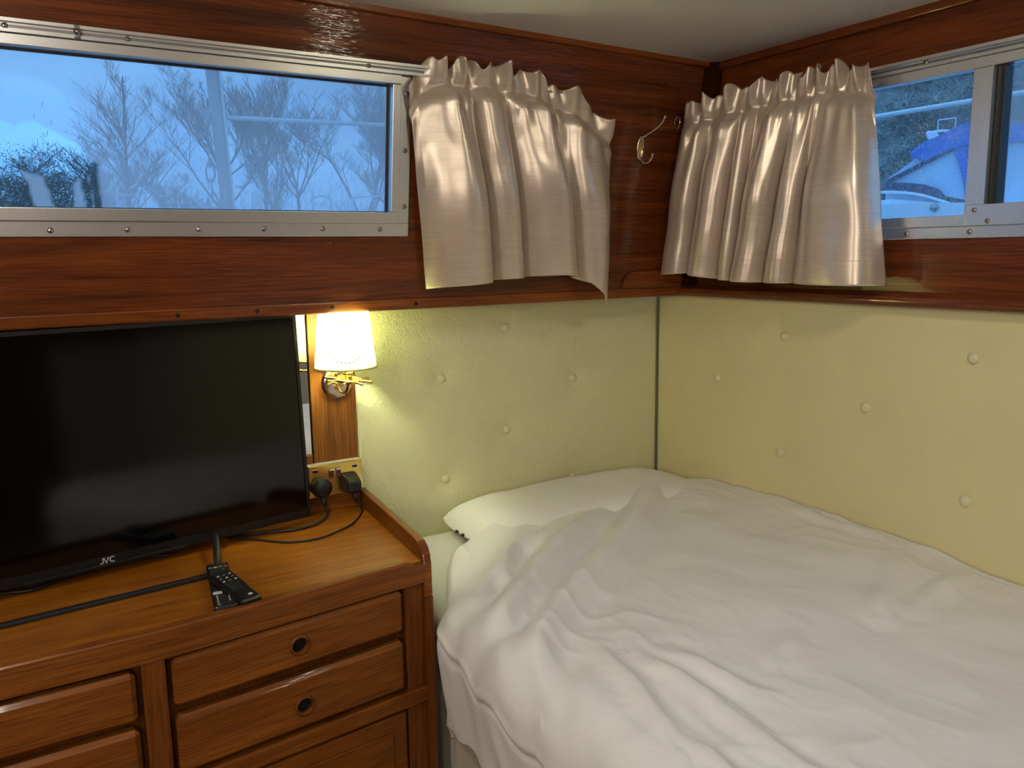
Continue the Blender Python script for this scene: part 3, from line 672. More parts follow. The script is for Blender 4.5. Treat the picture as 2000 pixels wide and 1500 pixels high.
lay += [(-.013, -.060-.009*k, .0026, .0026, KW) for k in range(4)]+[(.008, -.058-.009*k, .0026, .0026, KW) for k in range(4)]+[(-.012, -.097, .006, .004, KGR)]
lay += [(-.003, .040, .014, .004, KW)]
remote(MA, .213, .044, .016, 'long black remote control with coloured buttons, underneath the other', lay)
b0, b1 = Vector((-1.503, -.402, ZT+.0215)), Vector((-1.474, -.527, ZT+.0060))
yb = (b0-b1).normalized(); xb = yb.cross(Vector((0, 0, 1))).normalized(); zb_ = xb.cross(yb)
MBx = frame((b0+b1)/2, xb, yb, zb_)
lay = [(-.012+.012*i, .048-.013*j, .0045, .003, KGR if (i+j) % 2 else KW) for i in range(3) for j in range(3)]
lay += [(.006, -.050, .008, .005, KW), (-.004, -.012, .022, .018, BLACKM)]
remote(MBx, .135, .043, .015, 'shorter black remote control lying across the longer one', lay)

# ------------------------------------------------------------------ curtains
def curtain(mat, P, top, bot, edges, seed, amps, ruf, label, nu=340, nv=110, headz=.050):
    q = random.Random(seed); ph = [q.uniform(0, 6.28) for _ in range(8)]
    wids = [lerp_tab(bot, b)[0]-lerp_tab(bot, a)[0] for a, b in zip(edges, edges[1:])]
    def lobe(u):
        for i, (a, b) in enumerate(zip(edges, edges[1:])):
            if u <= b or i == len(edges)-2: return i, (u-a)/(b-a)
    def pos(u, v):
        sT, tT = lerp_tab(top, u); sB, tB = lerp_tab(bot, u)
        vh = headz/(tT-tB)                               # v at the gathered rod line
        i, p_ = lobe(u); pk = p_**1.35 if i % 2 == 0 else p_**1.15
        f = math.sin(math.pi*min(1, max(0, pk)))**.85; amp = amps[i]
        big = sm(vh*.8, .62, v); mid = sm(vh*.5, vh*1.8, v)
        g1 = math.sin(u*2*math.pi*ruf+ph[0]+1.5*math.sin(u*8+ph[1])); g2 = math.sin(u*2*math.pi*ruf*2.1+ph[2]+1.1*math.sin(u*13+ph[3]))
        small = g1*.75+g2*.35
        pin = math.exp(-((v-vh)/.030)**2)
        rufa = .015*(1-v/vh)+.007 if v < vh else .009*math.exp(-(v-vh)/.20)+.0008
        d = .022+amp*f*(.45*mid+.55*big)+rufa*small
        d += .0035*math.sin(u*2*math.pi*ruf*1.5+ph[4])*mid*math.exp(-(v-vh)/.30)
        d *= 1-.42*pin
        d += .006*noise.noise(Vector((u*7, v*3.5, seed)))*big+.0025*noise.noise(Vector((u*24, v*10, seed+3)))*(1-.6*big)
        s_ = sT+(sB-sT)*(v**.9)
        s_ -= .075*wids[i]*math.sin(2*math.pi*p_)*(.25*mid+.75*big)*min(1.2, amp/.05)
        t = tT+(tB-tT)*v
        if v < vh: t += (1-v/vh)*(.009*math.sin(u*2*math.pi*ruf*.8+ph[5])+.007*math.sin(u*2*math.pi*ruf*1.7+ph[6]))
        return s_, t, d
    mb = MB().grid(lambda u, v: P(*pos(u, v)), nu, nv)
    o = add('curtain', mb, mat, None, smooth=True)
    sd = o.modifiers.new('thickness', 'SOLIDIFY'); sd.thickness = .0016; sd.offset = 0
    tag(o, label, 'curtain', 'short satin curtains')
    vv = .885
    pts = [P(pos(i/200, vv)[0], pos(i/200, vv)[1], pos(i/200, vv)[2]+.0012) for i in range(201)]
    add('hem_seam', MB().tube(pts, .0005, 4), mat, o)
    return o, pos
LT = [(0, -.975, .520), (.04, -.958, .562), (.10, -.915, .582), (.18, -.878, .592), (.30, -.828, .590), (.40, -.770, .594), (.48, -.722, .592), (.60, -.660, .590), (.70, -.600, .572), (.76, -.565, .566), (.84, -.500, .548), (.92, -.430, .522), (1, -.366, .480)]
LB = [(0, -.911, .050), (.15, -.822, .059), (.30, -.734, .068), (.48, -.634, .074), (.62, -.546, .077), (.75, -.470, .069), (.84, -.425, .052), (.90, -.398, .020), (.925, -.384, -.014), (.95, -.374, .006), (1, -.357, .038)]
curtain(SATIN_L, LP, LT, LB, [0, .30, .48, .75, 1.0], 11, [.086, .062, .082, .064], 7, 'champagne satin curtain drooping beside the long misted window', headz=.055)
ra, rb2 = Vector((-.150, -.200, 0)), Vector((-.050, -.850, 0)); rd = (rb2-ra).normalized(); rn = Vector((rd.y, -rd.x, 0))
if rn.x > 0: rn = -rn
def CP(s, t, d=0): q = ra+rd*s+rn*(d-.03); return Vector((q.x, q.y, t))
RTt = [(0, .056, .553), (.10, .118, .549), (.18, .168, .556), (.30, .250, .562), (.42, .330, .566), (.52, .385, .568), (.62, .430, .570), (.72, .470, .574), (.82, .515, .570), (.92, .560, .560), (1, .595, .545)]
RTb = [(0, -.020, .066), (.16, .085, .073), (.30, .180, .058), (.38, .236, .054), (.58, .330, .051), (.72, .415, .050), (.86, .540, .049), (1, .655, .048)]
curtain(SATIN_R, CP, RTt, RTb, [0, .16, .30, .38, .58, .72, 1.0], 23, [.046, .050, .036, .062, .052, .074], 9, 'champagne satin curtain gathered beside the right sliding window', headz=.060)
# curtain wires / eyes
tag(add('curtain_wire', MB().tube([LP(-.90, .545, .007), LP(-.70, .545, .008), LP(-.478, .550, .012)], .003, 8).tube([LP(-.478, .550, .012), LP(-.470, .550, .012)], .0055, 8).tube([LP(-.478, .550, .014), LP(-.478, .550, -.002)], .003, 6), CHROME, smooth=True),
    'thin metal curtain rail with chrome tip through the drooping curtain', 'curtain rail')
eye = MB().tube([LP(-.122+.0*math.cos(a), .500+.016*math.cos(a), .010+.012*math.sin(a)) for a in [k*6.283/16 for k in range(17)]], .0018, 6)
eye.tube([LP(-.122, .512, .015), CP(.06, .508, .006), CP(.30, .510, .006), CP(.60, .512, .006)], .0018, 6).tube([LP(-.122, .5, -.002), LP(-.122, .5, .004)], .003, 6)
tag(add('curtain_wire', eye, CHROME, smooth=True), 'thin curtain wire with small eye at the left edge of the right curtain', 'curtain wire')

# ------------------------------------------------------------------ coat hook
HK = thing('coat_hook', LP(-.243, .395, 0), 'small nickel coat hook on the wood between the two curtains', 'hook')
hc = (-.244, .426)
add('hook_plate', MB().tube([LP(hc[0]+.010*math.cos(a), hc[1]+.030*math.sin(a), .0035) for a in [k*6.2832/24 for k in range(25)]], .0028, 8), NICKEL, HK, smooth=True)
add('hook_backing', MB().prism([LP(hc[0]+.010*math.cos(k*6.2832/24), hc[1]+.030*math.sin(k*6.2832/24), .0002) for k in range(24)],
                               [LP(hc[0]+.010*math.cos(k*6.2832/24), hc[1]+.030*math.sin(k*6.2832/24), .0025) for k in range(24)]), BRASS, HK)
add('upper_prong', MB().tube(catmull([LP(-.241, .455, .004), LP(-.234, .462, .018), LP(-.226, .474, .040), LP(-.222, .488, .060), LP(-.222, .505, .070)], 6), [.0036]*6+[.0026]*12+[.003]*4+[.0042]*2+[.0046], 8), NICKEL, HK, smooth=True)
add('lower_prong', MB().tube(catmull([LP(-.243, .400, .004), LP(-.239, .386, .015), LP(-.233, .384, .028), LP(-.229, .394, .038), LP(-.228, .408, .041)], 6), [.0034]*8+[.0026]*12+[.003]*3+[.0044]*2, 8), NICKEL, HK, smooth=True)
for t in (.448, .404):
    add('screw', MB().lathe([(0, .003), (.0035, .002), (.0045, 0)], 10, LP(-.244, t, .0025), (0, -1, -.14)), SCREW, HK, smooth=True)

# ------------------------------------------------------------------ bed
XE = -1.085
tag(add('bed_base', MB().prism([(-.004, -.02, ZF), (-1.030, -.02, ZF), (-1.035, -.515, ZF), (-1.065, -.56, ZF), (-1.065, -2.0, ZF), (-.004, -2.0, ZF)],
                               [(-.004, -.02, -.835), (-1.030, -.02, -.835), (-1.035, -.515, -.835), (-1.065, -.56, -.835), (-1.065, -2.0, -.835), (-.004, -2.0, -.835)]), CREAM, bevel=.004),
    'cream painted bed base below the hanging duvet', 'bed base')
def rounded_slab(x0, x1, y0, y1, z0, z1, r, n=40, seed=0, amp=.004):
    mb = MB()
    def sup(u, v):
        x = x0+(x1-x0)*u; y = y0+(y1-y0)*v
        k = min(x-x0, x1-x, y-y0, y1-y); k = min(k, r)/r
        return Vector((x, y, z1-r*(1-math.sqrt(max(0, 1-(1-k)**2)))+amp*noise.noise(Vector((x*7, y*7, seed)))))
    mb.grid(sup, n, n); w = n+1
    rim = [i for i in range(w)]+[j*w+n for j in range(1, n+1)]+[n*w+i for i in range(n-1, -1, -1)]+[j*w for j in range(n-1, 0, -1)]
    nb = len(mb.v)
    for i in rim: q = mb.v[i].copy(); q.z = z0; mb.v.append(q)
    for i in range(len(rim)):
        j = (i+1) % len(rim); mb.f.append((rim[i], rim[j], nb+j, nb+i))
    mb.f.append(tuple(nb+i for i in range(len(rim)))); return mb
tag(add('mattress', rounded_slab(-1.036, -.006, -2.0, -.014, -.834, -.632, .045), COTTON2, smooth=True), 'white sheeted mattress corner showing beside the chest rail', 'mattress')
def pillow_mesh(cx, cy, L, W, H, z0):
    mb = MB(); n = 44
    def top(u, v, sg):
        x, y = 2*u-1, 2*v-1
        e = (1-abs(x)**5)*(1-abs(y)**3.4); e = max(e, 0)**.5
        k = 1-.05*(1-abs(x))*(abs(y)**6)
        px = cx+x*L/2*(1-.07*abs(y)**2.2); py = cy+y*W/2*(1-.16*abs(x)**2.5)
        w = .006*noise.noise(Vector((px*9, py*11, sg)))*(e > 0)
        return Vector((px, py, z0+H*(.36 if sg < 0 else .0)+(H*.64*e+w if sg > 0 else 0)+(H*.36*(1-e) if sg < 0 else H*.36)-(H*.36 if sg < 0 else 0)))
    mb.grid(lambda u, v: top(u, v, 1), n, n).grid(lambda u, v: Vector((top(u, v, 1).x, top(u, v, 1).y, z0+H*.36*(1-max(0, (1-abs(2*u-1)**5)*(1-abs(2*v-1)**3.4))**.5))), n, n)
    return mb
PL = thing('pillow', (-.49, -.19, -.632), 'white pillow tucked under the duvet against the padded panel', 'pillow')
add('pillow_case', pillow_mesh(-.455, -.190, .80, .34, .100, -.629), COTTON2, PL, smooth=True)
add('zip_end', MB().box(-.862, -.858, -.200, -.188, -.590, -.584).box(-.858, -.852, -.222, -.212, -.594, -.588), BLACKM, PL)

RIDGES = [  # (points, height, width)
 ([(-0.251,-0.13),(-0.427,-0.267),(-0.663,-0.446),(-0.813,-0.554),(-0.978,-0.685),(-1.104,-0.796),(-1.169,-0.892)], .020, .026),
 ([(-0.134,-0.175),(-0.485,-0.47),(-0.677,-0.607),(-0.914,-0.758),(-1.043,-0.861),(-1.147,-0.988)], .022, .028),
 ([(-0.515,-0.265),(-0.683,-0.385),(-0.788,-0.45)], .010, .016),
 ([(-0.829,-0.422),(-0.929,-0.552),(-0.945,-0.611)], .007, .014),
 ([(-0.92,-0.989),(-0.903,-1.088),(-0.901,-1.222),(-0.905,-1.333),(-0.898,-1.395)], .007, .016),
 ([(-1.0,-1.192),(-1.001,-1.286),(-0.998,-1.358)], .007, .014),
 ([(-0.957,-0.917),(-0.993,-1.089),(-1.029,-1.222)], .007, .016),
 ([(-0.123,-0.978),(-0.276,-1.055),(-0.408,-1.121)], .009, .020),
 ([(-0.05,-1.101),(-0.222,-1.124),(-0.328,-1.145)], .008, .016),
 ([(-0.04,-0.589),(-0.063,-0.707),(-0.058,-0.853)], .007, .016),
 ([(-0.693,-0.279),(-0.819,-0.429),(-0.991,-0.58),(-1.108,-0.715)], .009, .018),
 ([(-0.854,-1.009),(-0.84,-1.108),(-0.814,-1.186)], .006, .016),
 ([(-0.578,-1.064),(-0.694,-1.137)], .006, .02)]
def segd(p, a, b):
    w = b-a; k = min(1, max(0, (p-a).dot(w)/max(w.length_squared, 1e-9))); d = p-a-w*k
    return d.length, (w.x*d.y-w.y*d.x)
RV = [([Vector(q) for q in pts], h, w) for pts, h, w in RIDGES]
def duvet_z(x, y, amt=1.0):
    z = -.575-.026*sm(-.95, -1.35, y)-.034*sm(-.34, -.02, y)*sm(-.5, -.05, x)
    z += .024*math.exp(-((y+.20)/.17)**2)*sm(.02, -.16, x)*sm(-1.06, -.80, x)          # over the pillow
    z += .016*math.exp(-((y+.62)/.42)**2)*math.exp(-((x+.10)/.30)**2)                   # loft along the end wall
    z -= .030*math.exp(-((y+.03)/.10)**2)
    z += .014*noise.noise(Vector((x*3.2, y*3.2, 2)))+.0065*noise.noise(Vector((x*8+y*3, y*8, 7)))
    MK = .30+.70*max(sm(-.55, -.85, x), sm(-.25, -.08, x), sm(-.45, -.2, y))
    q = abs(noise.noise(Vector((x*9-y*4, y*7+x*5, 3)))); z += .0052*(1-q)**4*MK
    q = abs(noise.noise(Vector((x*16+y*6, y*14-x*7, 9)))); z += .0020*(1-q)**3*MK
    if amt <= 0: return z
    z0_ = z; p = Vector((x, y))
    for pts, h, w in RV:
        best = 9; side = 0
        for a, b in zip(pts, pts[1:]):
            d, sgn = segd(p, a, b)
            if d < best: best, side = d, sgn
        if best < w*4:
            ww = w if side > 0 else w*1.9
            fade = sm(0, .10, (p-pts[0]).length+.02)*sm(0, .10, (p-pts[-1]).length+.03)
            z += 1.6*h*math.exp(-(best/ww)**2)*fade-.45*h*math.exp(-((best-2.1*w)/w)**2)*fade
    return z0_+(z-z0_)*amt
YT = [(0, -.016), (.165, -.060), (.30, -.120), (.40, -.195), (.50, -.265), (.60, -.262), (.72, -.245), (.80, -.255), (.88, -.290), (.95, -.340), (1.00, -.400), (1.05, -.460), (1.10, -.520), (1.20, -.545), (1.40, -.560)]
def duvet_pt(a, b):     # a: arc length from the end wall, b: 0 at the head .. 1 at the foot
    yt = lerp_tab(YT, a)[0]; y = yt+(-1.97-yt)*b
    xe = -1.022-.085*sm(-.47, -.64, y)-.010*math.sin(y*5)           # where the top starts to roll over
    r = .075; x = -a-.004; top = -a
    ov = a-(-xe-r*.9)
    if ov <= 0:
        z = duvet_z(x, y, sm(.0, .12, b)); k = 0
    else:
        zt_ = duvet_z(xe+r*.9-.004, y)*.6+duvet_z(max(x, xe-.05), y)*.4
        ph = min(ov/(r*1.35), math.pi/2*1.02); rest = max(0, ov-r*1.35*1.57)
        wob = .010*noise.noise(Vector((y*5, a*4, 11)))+.006*noise.noise(Vector((y*14+a*6, a*9, 4)))
        x = xe+r*.9-.004-r*1.35*math.sin(ph)*.9-wob*sm(0, .12, ov)+.10*max(0, rest-.02)
        z = zt_-r*1.25*(1-math.cos(ph))-rest
        gr = ov-.12-.05*sm(-.5, -.9, y); x += -.004*math.exp(-(gr/.010)**2)+.004*math.exp(-((gr-.016)/.008)**2)   # border seam
    # rolled head edge
    if b < .02:
        k = 1-b/.02; z -= .030*k*k
    return Vector((x, y, z))
na, nb_ = 300, 330
mb = MB(); AMAX = 1.375
def db(v): return v**1.15
mb.grid(lambda u, v: duvet_pt(u*AMAX, db(v)), na, nb_)
DV = add('duvet', mb, COTTON, smooth=True)
sd = DV.modifiers.new('loft', 'SOLIDIFY'); sd.thickness = .006; sd.offset = -1
tag(DV, 'crumpled white duvet spread over the bed in the corner', 'duvet')

# ------------------------------------------------------------------ interior lights out of frame
FILL_WARM = emit('added ceiling fill', (1.0, .96, .80), CEIL_LIGHT)  # default glow, used by the added fill light only
WARM2 = emit('brighter ceiling light', (1.0, .96, .80), CEIL_LIGHT*3.2)
FILL_GLOBE = emit('added globe glow', (1.0, .98, .84), FAR_LIGHT)  # glow of the large unseen globes added as fill
GLOBE2 = emit('yellow opposite light', (1.0, .86, .34), FAR_LIGHT*.45)
def ceiling_light(x, y, label, w=.06, glow=None):
    z = ceil_z(x)
    th = thing('ceiling_light', (x, y, z-.012), label, 'ceiling light', 'recessed ceiling lights')
    add('rim', MB().lathe([(w, .002), (w+.004, -.006), (w+.016, -.010), (w+.022, -.004), (w+.022, .002)], 32, (x, y, z), (0, 0, 1)), CHROME, th, smooth=True)
    add('diffuser', MB().lathe([(0, -.048), (w*.4, -.045), (w*.75, -.033), (w*.94, -.016), (w, -.003), (w, -.001), (0, -.0010)], 32, (x, y, z), (0, 0, 1)), glow or FILL_WARM, th)
ceiling_light(-.72, -1.42, 'round ceiling light over the bed', glow=emit('bedside ceiling light', (1.0, .93, .72), CEIL_LIGHT*1.6))
ceiling_light(-2.02, -1.12, 'round ceiling light in front of the chest', glow=WARM2)
ceiling_light(-2.40, -2.65, 'round fill light added on the ceiling by the far side of the cabin')  # unseen lamp, added to brighten faces turned to the viewer
def globe(c, n, label, k=1.0, glow=None):
    c = Vector(c); th = thing('wall_lamp', c+Vector((0, 0, -.06)), label, 'lamp')
    add('wall_plate', MB().lathe([(.06, 0), (.06, .012), (.05, .02), (0, .021)], 24, c, n), BRASS, th, smooth=True)
    add('glass_shade', MB().lathe([(.055*k, .021), (.060*k, .021+.03*k), (.050*k, .021+.06*k), (.025*k, .021+.077*k), (0, .021+.079*k)], 24, c, n), glow or FILL_GLOBE, th, smooth=True)
globe((-.06, YB, .56), (0, 1, 0), 'small glowing wall light on the opposite wall near the end wall', .75, GLOBE2)
globe((-2.35, YB, .30), (0, 1, 0), 'large fill globe added on the opposite wall behind the viewer', 1.5)  # added as frontal fill for drawers and cabin side
globe((XB, -1.9, .30), (1, 0, 0), 'large fill globe added beside the entrance', 1.5)  # unseen globe, added to brighten the right padded wall
globe((-2.95, YB, .30), (0, 1, 0), 'large fill globe added in the far corner behind the viewer', 1.5)  # one more unseen globe added for frontal fill

# ------------------------------------------------------------------ outside
GZ = -1.5
BARK = plain('bare winter bark', (.030, .034, .030), .9); IVY = plain('ivy covered bark', (.070, .090, .045), .9)
WATER = plain('grey water', (.06, .08, .09), .12, bump=(3, .2, .05)); BANK = plain('grassy bank', (.045, .06, .03), .95, var=.3, bump=(4, .4, .2))
struct('river', MB().box(-60, 80, .6, 34, GZ-.2, GZ).box(.6, 80, -60, .6, GZ-.2, GZ), WATER)
struct('river_bank', MB().box(-60, 80, 34, 90, GZ-.2, GZ+.6).box(14, 80, -60, 33.9, GZ-.2, GZ+.55), BANK)
def tree(base, h, spread, seed, mat, label, upright=.55, lv=5, name='bare_tree', splits=(4, 5), ivy=False, leader=False):
    q = random.Random(seed); mb = MB(); base = Vector(base)
    def br(p, d, L, r, lev):
        n = 4 if lev < 2 else (3 if lev < 4 else 2); pts = [p]; rr = [r]; dd = d.copy()
        for i in range(n):
            w = .05 if (leader and lev == 0) else .16
            dd = (dd+Vector((q.uniform(-1, 1), q.uniform(-1, 1), q.uniform(-.4, .7)))*w+Vector((0, 0, upright*.12))).normalized()
            pts.append(pts[-1]+dd*L/n); rr.append(r*(1-(.75 if leader and lev == 0 else .5)*(i+1)/n))
        mb.tube(pts, rr, 6 if lev < 2 else (4 if lev < 3 else 3), caps=False)
        if lev >= lv: return
        k = q.randint(*splits)
        if lev == 0: k = 26 if leader else k+3
        for i in range(k):
            lo = .22 if (leader and lev == 0) else (.38 if lev == 0 else .2)
            f = q.uniform(lo, 1.0); j = min(int(f*n), n-1); pp = pts[j].lerp(pts[j+1], f*n-j)
            a = q.uniform(0, 6.283); out = Vector((math.cos(a), math.sin(a), 0))
            nd = (dd*q.uniform(.4, .9)+out*spread*q.uniform(.5, 1.1)+Vector((0, 0, upright*.4))).normalized()
            L2 = L*q.uniform(.45, .70)
            if leader and lev == 0: L2 = L*(.34*(1.08-f)+.07)*q.uniform(.8, 1.1)
            br(pp, nd, L2, max((rr[j]*.35 if leader and lev == 0 else rr[j]*q.uniform(.42, .62)), .0075), lev+1)
    br(base, Vector((0, 0, 1)), h*(.98 if leader else .46), h*.014, 0)
    if ivy:
        for i in range(13000):
            a = q.uniform(0, 6.283); w_ = q.uniform(-1, 1); k_ = q.uniform(0, 1)**.4
            c = base+Vector((math.cos(a)*math.sqrt(1-w_*w_)*k_*h*.27, math.sin(a)*math.sqrt(1-w_*w_)*k_*h*.27, h*(.42+.40*w_*k_))); s = q.uniform(.02, .055)*(1.15-.5*(w_*k_+1)*.5)
            if c.z > base.z+h*.62 and q.random() < .6: continue
            e1 = Vector((q.uniform(-1, 1), q.uniform(-1, 1), q.uniform(-1, 1))).normalized()*s; e2 = e1.cross(Vector((q.uniform(-1, 1), 1, q.uniform(-1, 1)))).normalized()*s
            mb.add([c+e1, c+e2, c-e1, c-e2], [(0, 1, 2, 3)])
    o = add(name, mb, mat); return tag(o, label, 'tree', 'bare trees seen through the long window')
TB = GZ+.6
tree((-1.0, 41.5, TB), 7.6, 1.0, 3, IVY, 'ivy-grown tree at the far left of the misted window', .35, ivy=True)
tree((.75, 42.9, TB), 7.6, 1.0, 5, IVY, 'rounded ivy-grown tree seen through the wiped glass patch', .3, ivy=True)
tree((3.75, 42.6, TB), 9.9, .75, 8, BARK, 'single bare tree with a straight trunk left of the post', .35, 3, splits=(4, 6), leader=True)
tree((2.4, 47, TB), 7.8, .8, 9, BARK, 'smaller bare tree left of the straight trunk', .5)
tree((6.0, 44, TB), 7.6, .9, 12, BARK, 'bushy bare tree right of the straight trunk', .4)
tree((8.2, 43, TB), 12.5, .85, 14, BARK, 'tall fan-shaped bare tree behind the post', .6)
tree((10.2, 41.5, TB), 12.0, .6, 17, BARK, 'tall upright bare tree just right of the post', .8)
tree((12.0, 42.5, TB), 10.5, .8, 19, BARK, 'bare tree in the middle of the right half of the misted window', .6)
tree((14.3, 40.5, TB), 12.6, .9, 22, BARK, 'wide bare tree near the right edge of the misted window', .55)
tree((17.0, 40.5, TB), 12.5, .9, 27, BARK, 'rightmost bare tree in the misted window', .55)
q = random.Random(5); mb = MB()
for i in range(26000):       # scrub
    x = q.uniform(-6, 24); c = Vector((x, 47+q.uniform(-2.5, 2.5), TB+abs(q.gauss(0, 1))*(2.0+.5*math.sin(x*.9)+.5*math.sin(x*2.3+1)))); s = q.uniform(.10, .30)
    e1 = Vector((q.gauss(0, .45), q.gauss(0, .45), 1)).normalized()*s; e2 = Vector((q.uniform(-1, 1), q.uniform(-.4, .4), 0)).normalized()*.014
    mb.add([c+e1, c+e2, c-e1, c-e2], [(0, 1, 2, 3)])
tag(add('riverside_scrub', mb, BARK), 'low winter scrub along the far river bank', 'scrub', kind='stuff')

PAINT = plain('white painted steel', (.85, .88, .90), .35); GALV = plain('galvanised steel', (.36, .38, .40), .45, .6)
po = thing('mooring_post', (-1.08, .90, GZ), 'upright grey post just outside the misted window', 'post')
add('post_shaft', MB().tube([(-1.075, .90, GZ), (-1.143, .90, .30), (-1.190, .90, 1.3)], .021, 16), GALV, po, smooth=True)
add('post_edge', MB().tube([(-1.05, .885, GZ), (-1.124, .885, .30), (-1.168, .885, 1.3)], .0045, 8), PAINT, po, smooth=True)
tag(add('guard_rail', MB().tube([(-1.135, .90, .603), (-.54, .90, .616), (.6, .90, .64)], .0075, 10), PAINT, smooth=True), 'white horizontal guard rail running right from the grey post', 'rail')
CHN = thing('chain', (-1.185, .90, .22), 'short steel chain hanging beside the grey post', 'chain')
zc = .60
add('chain_hook', MB().tube([(-1.160, .90, .602), (-1.178, .90, .612), (-1.196, .90, .606), (-1.200, .90, .592)], .004, 8), GALV, CHN, smooth=True)
k = 0
while zc > .20:
    a = 0 if k % 2 else 1.35; xk = -1.196+.012*(.60-zc)/.4; pts = []
    for i in range(17):
        t = i*6.2832/16; hz_ = .032*math.sin(t); hw = .0145*math.cos(t)*(1 if abs(math.sin(t)) < .7 else .95)
        pts.append((xk+hw*math.cos(a), .90+hw*math.sin(a), zc-.03+hz_))
    add('chain_link', MB().tube(pts, .0036, 6, caps=False), GALV, CHN, smooth=True); zc -= .050; k += 1
# moored boats' rails seen low through the long window
def hoop(pts, r, mt, name, label, cat): return tag(add(name, MB().tube(catmull(pts, 5), r, 8), mt, smooth=True), label, cat)
RAIL = plain('pale rail', (.78, .82, .85), .4)
hoop([(2.54, 11.25, GZ), (2.56, 11.25, .95), (2.60, 11.24, 1.08), (2.70, 11.2, 1.11), (2.80, 11.18, 1.08), (2.83, 11.17, .95), (2.85, 11.16, GZ)], .018, RAIL, 'ladder_hoop', 'pale square hoop rail low in the misted window', 'rail')
hoop([(-.28, 11.87, GZ), (-.27, 11.87, 1.02), (-.22, 11.87, 1.09), (-.08, 11.85, 1.10), (.07, 11.83, 1.09), (.12, 11.83, 1.02), (.13, 11.83, GZ)], .012, RAIL, 'ladder_hoop', 'thin low hoop rail under the straight bare tree', 'rail')
bt = thing('moored_boat', (3.6, 11.4, GZ), 'pale moored boat with bow rails at the right of the misted window', 'boat')
add('hull', MB().prism([(2.95, 11.1, .55), (3.2, 10.8, .6), (6.5, 9.6, .7), (7.0, 11.6, .7), (3.4, 12.4, .6)], [(3.2, 11.1, GZ), (3.5, 11.0, GZ), (6.5, 10.1, GZ), (6.8, 11.3, GZ), (3.6, 12.0, GZ)]), PAINT, bt)
add('bow_rail', MB().tube(catmull([(2.97, 11.12, .62), (2.99, 11.1, .95), (3.10, 11.06, 1.04), (3.3, 11.0, 1.09), (3.75, 10.82, 1.11), (4.5, 10.6, 1.13)], 6), .013, 8), RAIL, bt, smooth=True)
for x, y, x2, z in ((3.02, 11.09, 3.10, .98), (3.28, 11.0, 3.13, 1.06), (3.58, 10.88, 3.45, 1.09), (3.9, 10.78, 3.8, 1.1)):
    add('stanchion', MB().tube([(x, y, .60), (x2, y, z)], .011, 6), RAIL, bt, smooth=True)
add('mid_rail', MB().tube([(2.99, 11.1, .80), (3.75, 10.83, .86), (4.5, 10.6, .88)], .007, 6), RAIL, bt, smooth=True)
nb1 = thing('pile_top', (1.73, 11.5, GZ), 'white topped mooring pile far beyond the post', 'pile')
add('pile', MB().lathe([(.085, 0), (.085, 2.47)], 12, (1.73, 11.5, GZ), (0, 0, 1)), GALV, nb1, smooth=True)
add('pile_cap', MB().lathe([(.088, 2.40), (.088, 2.62), (.05, 2.70), (0, 2.75)], 12, (1.73, 11.5, GZ), (0, 0, 1)), RAIL, nb1, smooth=True)
tag(add('dock_light', MB().tube([(1.50, 11.56, GZ), (1.50, 11.56, 1.24)], .012, 8).tube([(1.42, 11.57, 1.25), (1.55, 11.55, 1.26)], .022, 8), RAIL, smooth=True), 'thin pale dock lamp beside the white topped pile', 'dock lamp')

# --- through the right window: guard rail, cruiser with blue canopy, hedge
tag(add('guard_rail', MB().tube([(.90, .9, .603), (.90, -2.2, .597)], .0085, 10), PAINT, smooth=True), 'white guard rail crossing outside the right sliding window', 'rail')
BS, BD = Vector((.522, -.853, 0)), Vector((.853, .522, 0)); BO = Vector((4.81, 2.45, 0))
def BP(px, py, d=0): return BO+BS*((px-1735)*.00396)+BD*d+Vector((0, 0, .41+(420-py)*.00414))
CANV = plain('blue canvas', (.040, .15, .55), .8, bump=(60, .2, .01)); CLEARP = plain('clear vinyl screen', (.50, .64, .78), .25, var=.15, bump=(4, .4, .08))
NAVY = plain('navy edging', (.02, .035, .11), .6); HULLW = plain('white gelcoat', (.78, .82, .86), .25)
cb = thing('motor_cruiser', BP(1850, 420, 1.0)*1, 'white motor cruiser with blue canvas canopy outside the right window', 'boat'); cb.location.z = GZ; WORG[cb.name].z = GZ
def slab(name, pts, mt, d0=0, d1=.03, bev=0): return add(name, MB().prism([BP(x, y, d0) for x, y in pts], [BP(x, y, d1) for x, y in pts]), mt, cb, bevel=bev)
slab('hull', [(1480, 402), (1735, 398), (1990, 402), (2300, 402), (2280, 860), (1560, 860)], HULLW, -.25, 2.2)
slab('foredeck', [(1560, 398), (1740, 385), (1880, 402), (1880, 410), (1560, 410)], HULLW, 0, 1.9)
roof = [(1772, 292), (1784, 281), (1802, 271), (1838, 257), (1866, 243), (1900, 239), (1960, 250), (2060, 262), (2060, 282), (1960, 284), (1900, 282), (1862, 286), (1830, 298), (1800, 312), (1786, 302)]
slab('canvas_roof', roof, CANV, 0, 1.7)
slab('side_screen', [(1727, 344), (1786, 302), (1800, 311), (1858, 287), (1872, 330), (1884, 392), (1838, 381), (1800, 360), (1760, 354)], CLEARP, .05, .065)
slab('canvas_pillar', [(1855, 284), (1905, 280), (1905, 408), (1886, 398), (1876, 350)], CANV, .02, .06)
slab('strap', [(1727, 346), (1856, 283), (1858, 291), (1727, 355)], NAVY, .015, .045)
slab('windscreen_rail', [(1727, 352), (1770, 353), (1805, 359), (1832, 369), (1844, 382), (1838, 392), (1800, 374), (1760, 366), (1727, 364)], NAVY, -.02, .04)
slab('lower_screen', [(1727, 366), (1760, 367), (1800, 376), (1838, 392), (1860, 402), (1727, 402)], CLEARP, .07, .085)
slab('rear_screen', [(1905, 284), (1960, 285), (2060, 283), (2070, 400), (1905, 402)], CLEARP, .05, .065)
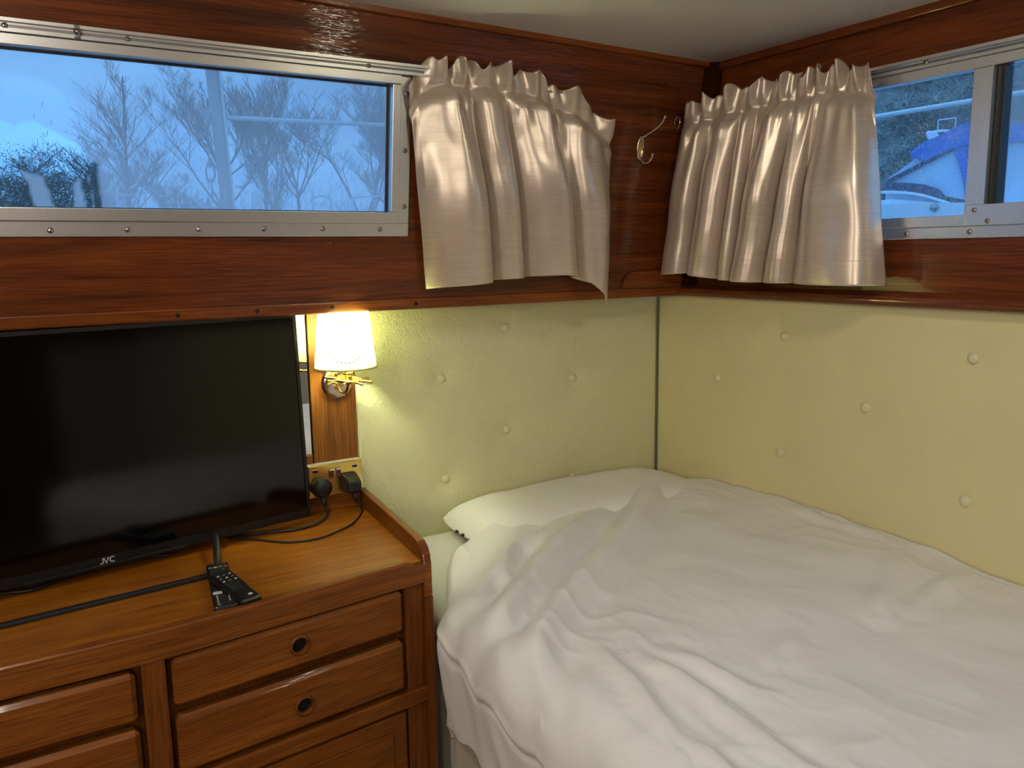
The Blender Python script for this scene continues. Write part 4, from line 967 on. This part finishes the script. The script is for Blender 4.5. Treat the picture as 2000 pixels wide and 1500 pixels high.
add('hand_rail', MB().tube(catmull([BP(1700, 371, -.06), BP(1740, 372, -.06), BP(1790, 378, -.06), BP(1840, 394, -.06), BP(1885, 412, -.06)], 6), .012, 8), RAIL, cb, smooth=True)
slab('radar_arch', [(1798, 246), (1803, 242), (1816, 244), (1838, 262), (1815, 272), (1806, 262)], HULLW, .3, .5, .01)
add('arch_rail', MB().tube(catmull([BP(1812, 243, .4), BP(1835, 242, .4), BP(1872, 248, .4)], 5), .012, 8).tube([BP(1822, 240, .4), BP(1822, 219, .4), BP(1856, 217, .4), BP(1857, 243, .4)], .007, 6), RAIL, cb, smooth=True)
add('arch_light', MB().tube(catmull([BP(1888, 242, .3), BP(1890, 226, .3), BP(1897, 216, .3), BP(1906, 212, .3)], 5), .014, 8), RAIL, cb, smooth=True)
add('cleat', MB().lathe([(0, .03), (.03, .02), (.035, 0)], 10, BP(1826, 408, -.255), -BD), GALV, cb, smooth=True)
HEDGE = plain('winter hedge', (.30, .31, .24), .95, bump=(9, 1.0, .25), var=.75); TWIG = plain('pale winter twigs', (.55, .53, .46), .9); LEAF = plain('dark hedge leaves', (.07, .085, .05), .9)
HO = Vector((15.2, 8.3, 0))
HG = thing('hedge', HO+Vector((0, 0, GZ+.55)), 'tall winter hedge behind the motor cruiser', 'hedge')
def hfn(u, v):
    t = -10+26*u; z = 7.8*v; p = HO+BS*t+Vector((0, 0, GZ+.55+z))
    d = .9*noise.noise(p*.7)+.45*noise.noise(p*2.1)+.25*noise.noise(p*6)
    return p+BD*(d+.35*z*.3)
add('hedge_body', MB().grid(hfn, 230, 80), HEDGE, HG, smooth=True)
q = random.Random(9)
for nm, mt_, cnt in (('leaves', LEAF, 16000), ('twigs', TWIG, 9000)):
    mb = MB()
    for i in range(cnt):
        u, v = q.uniform(.15, .85), q.uniform(.05, 1); c = hfn(u, v)-BD*q.uniform(.0, .35); s = q.uniform(.02, .055)
        e1 = Vector((q.uniform(-1, 1), q.uniform(-1, 1), q.uniform(-1, 1))).normalized()*s; e2 = e1.cross(Vector((q.uniform(-1, 1), 1, q.uniform(-1, 1)))).normalized()*s*(.8 if mt_ is LEAF else .16)
        if mt_ is TWIG: e1 *= 2.6
        mb.add([c+e1, c+e2, c-e1, c-e2], [(0, 1, 2, 3)])
    tag(add(nm, mb, mt_, HG), None, kind='stuff')

# ------------------------------------------------------------------ lift so that the cabin sole is z = 0
for o in scn.objects:
    if o.parent is None: o.location.z += LIFT
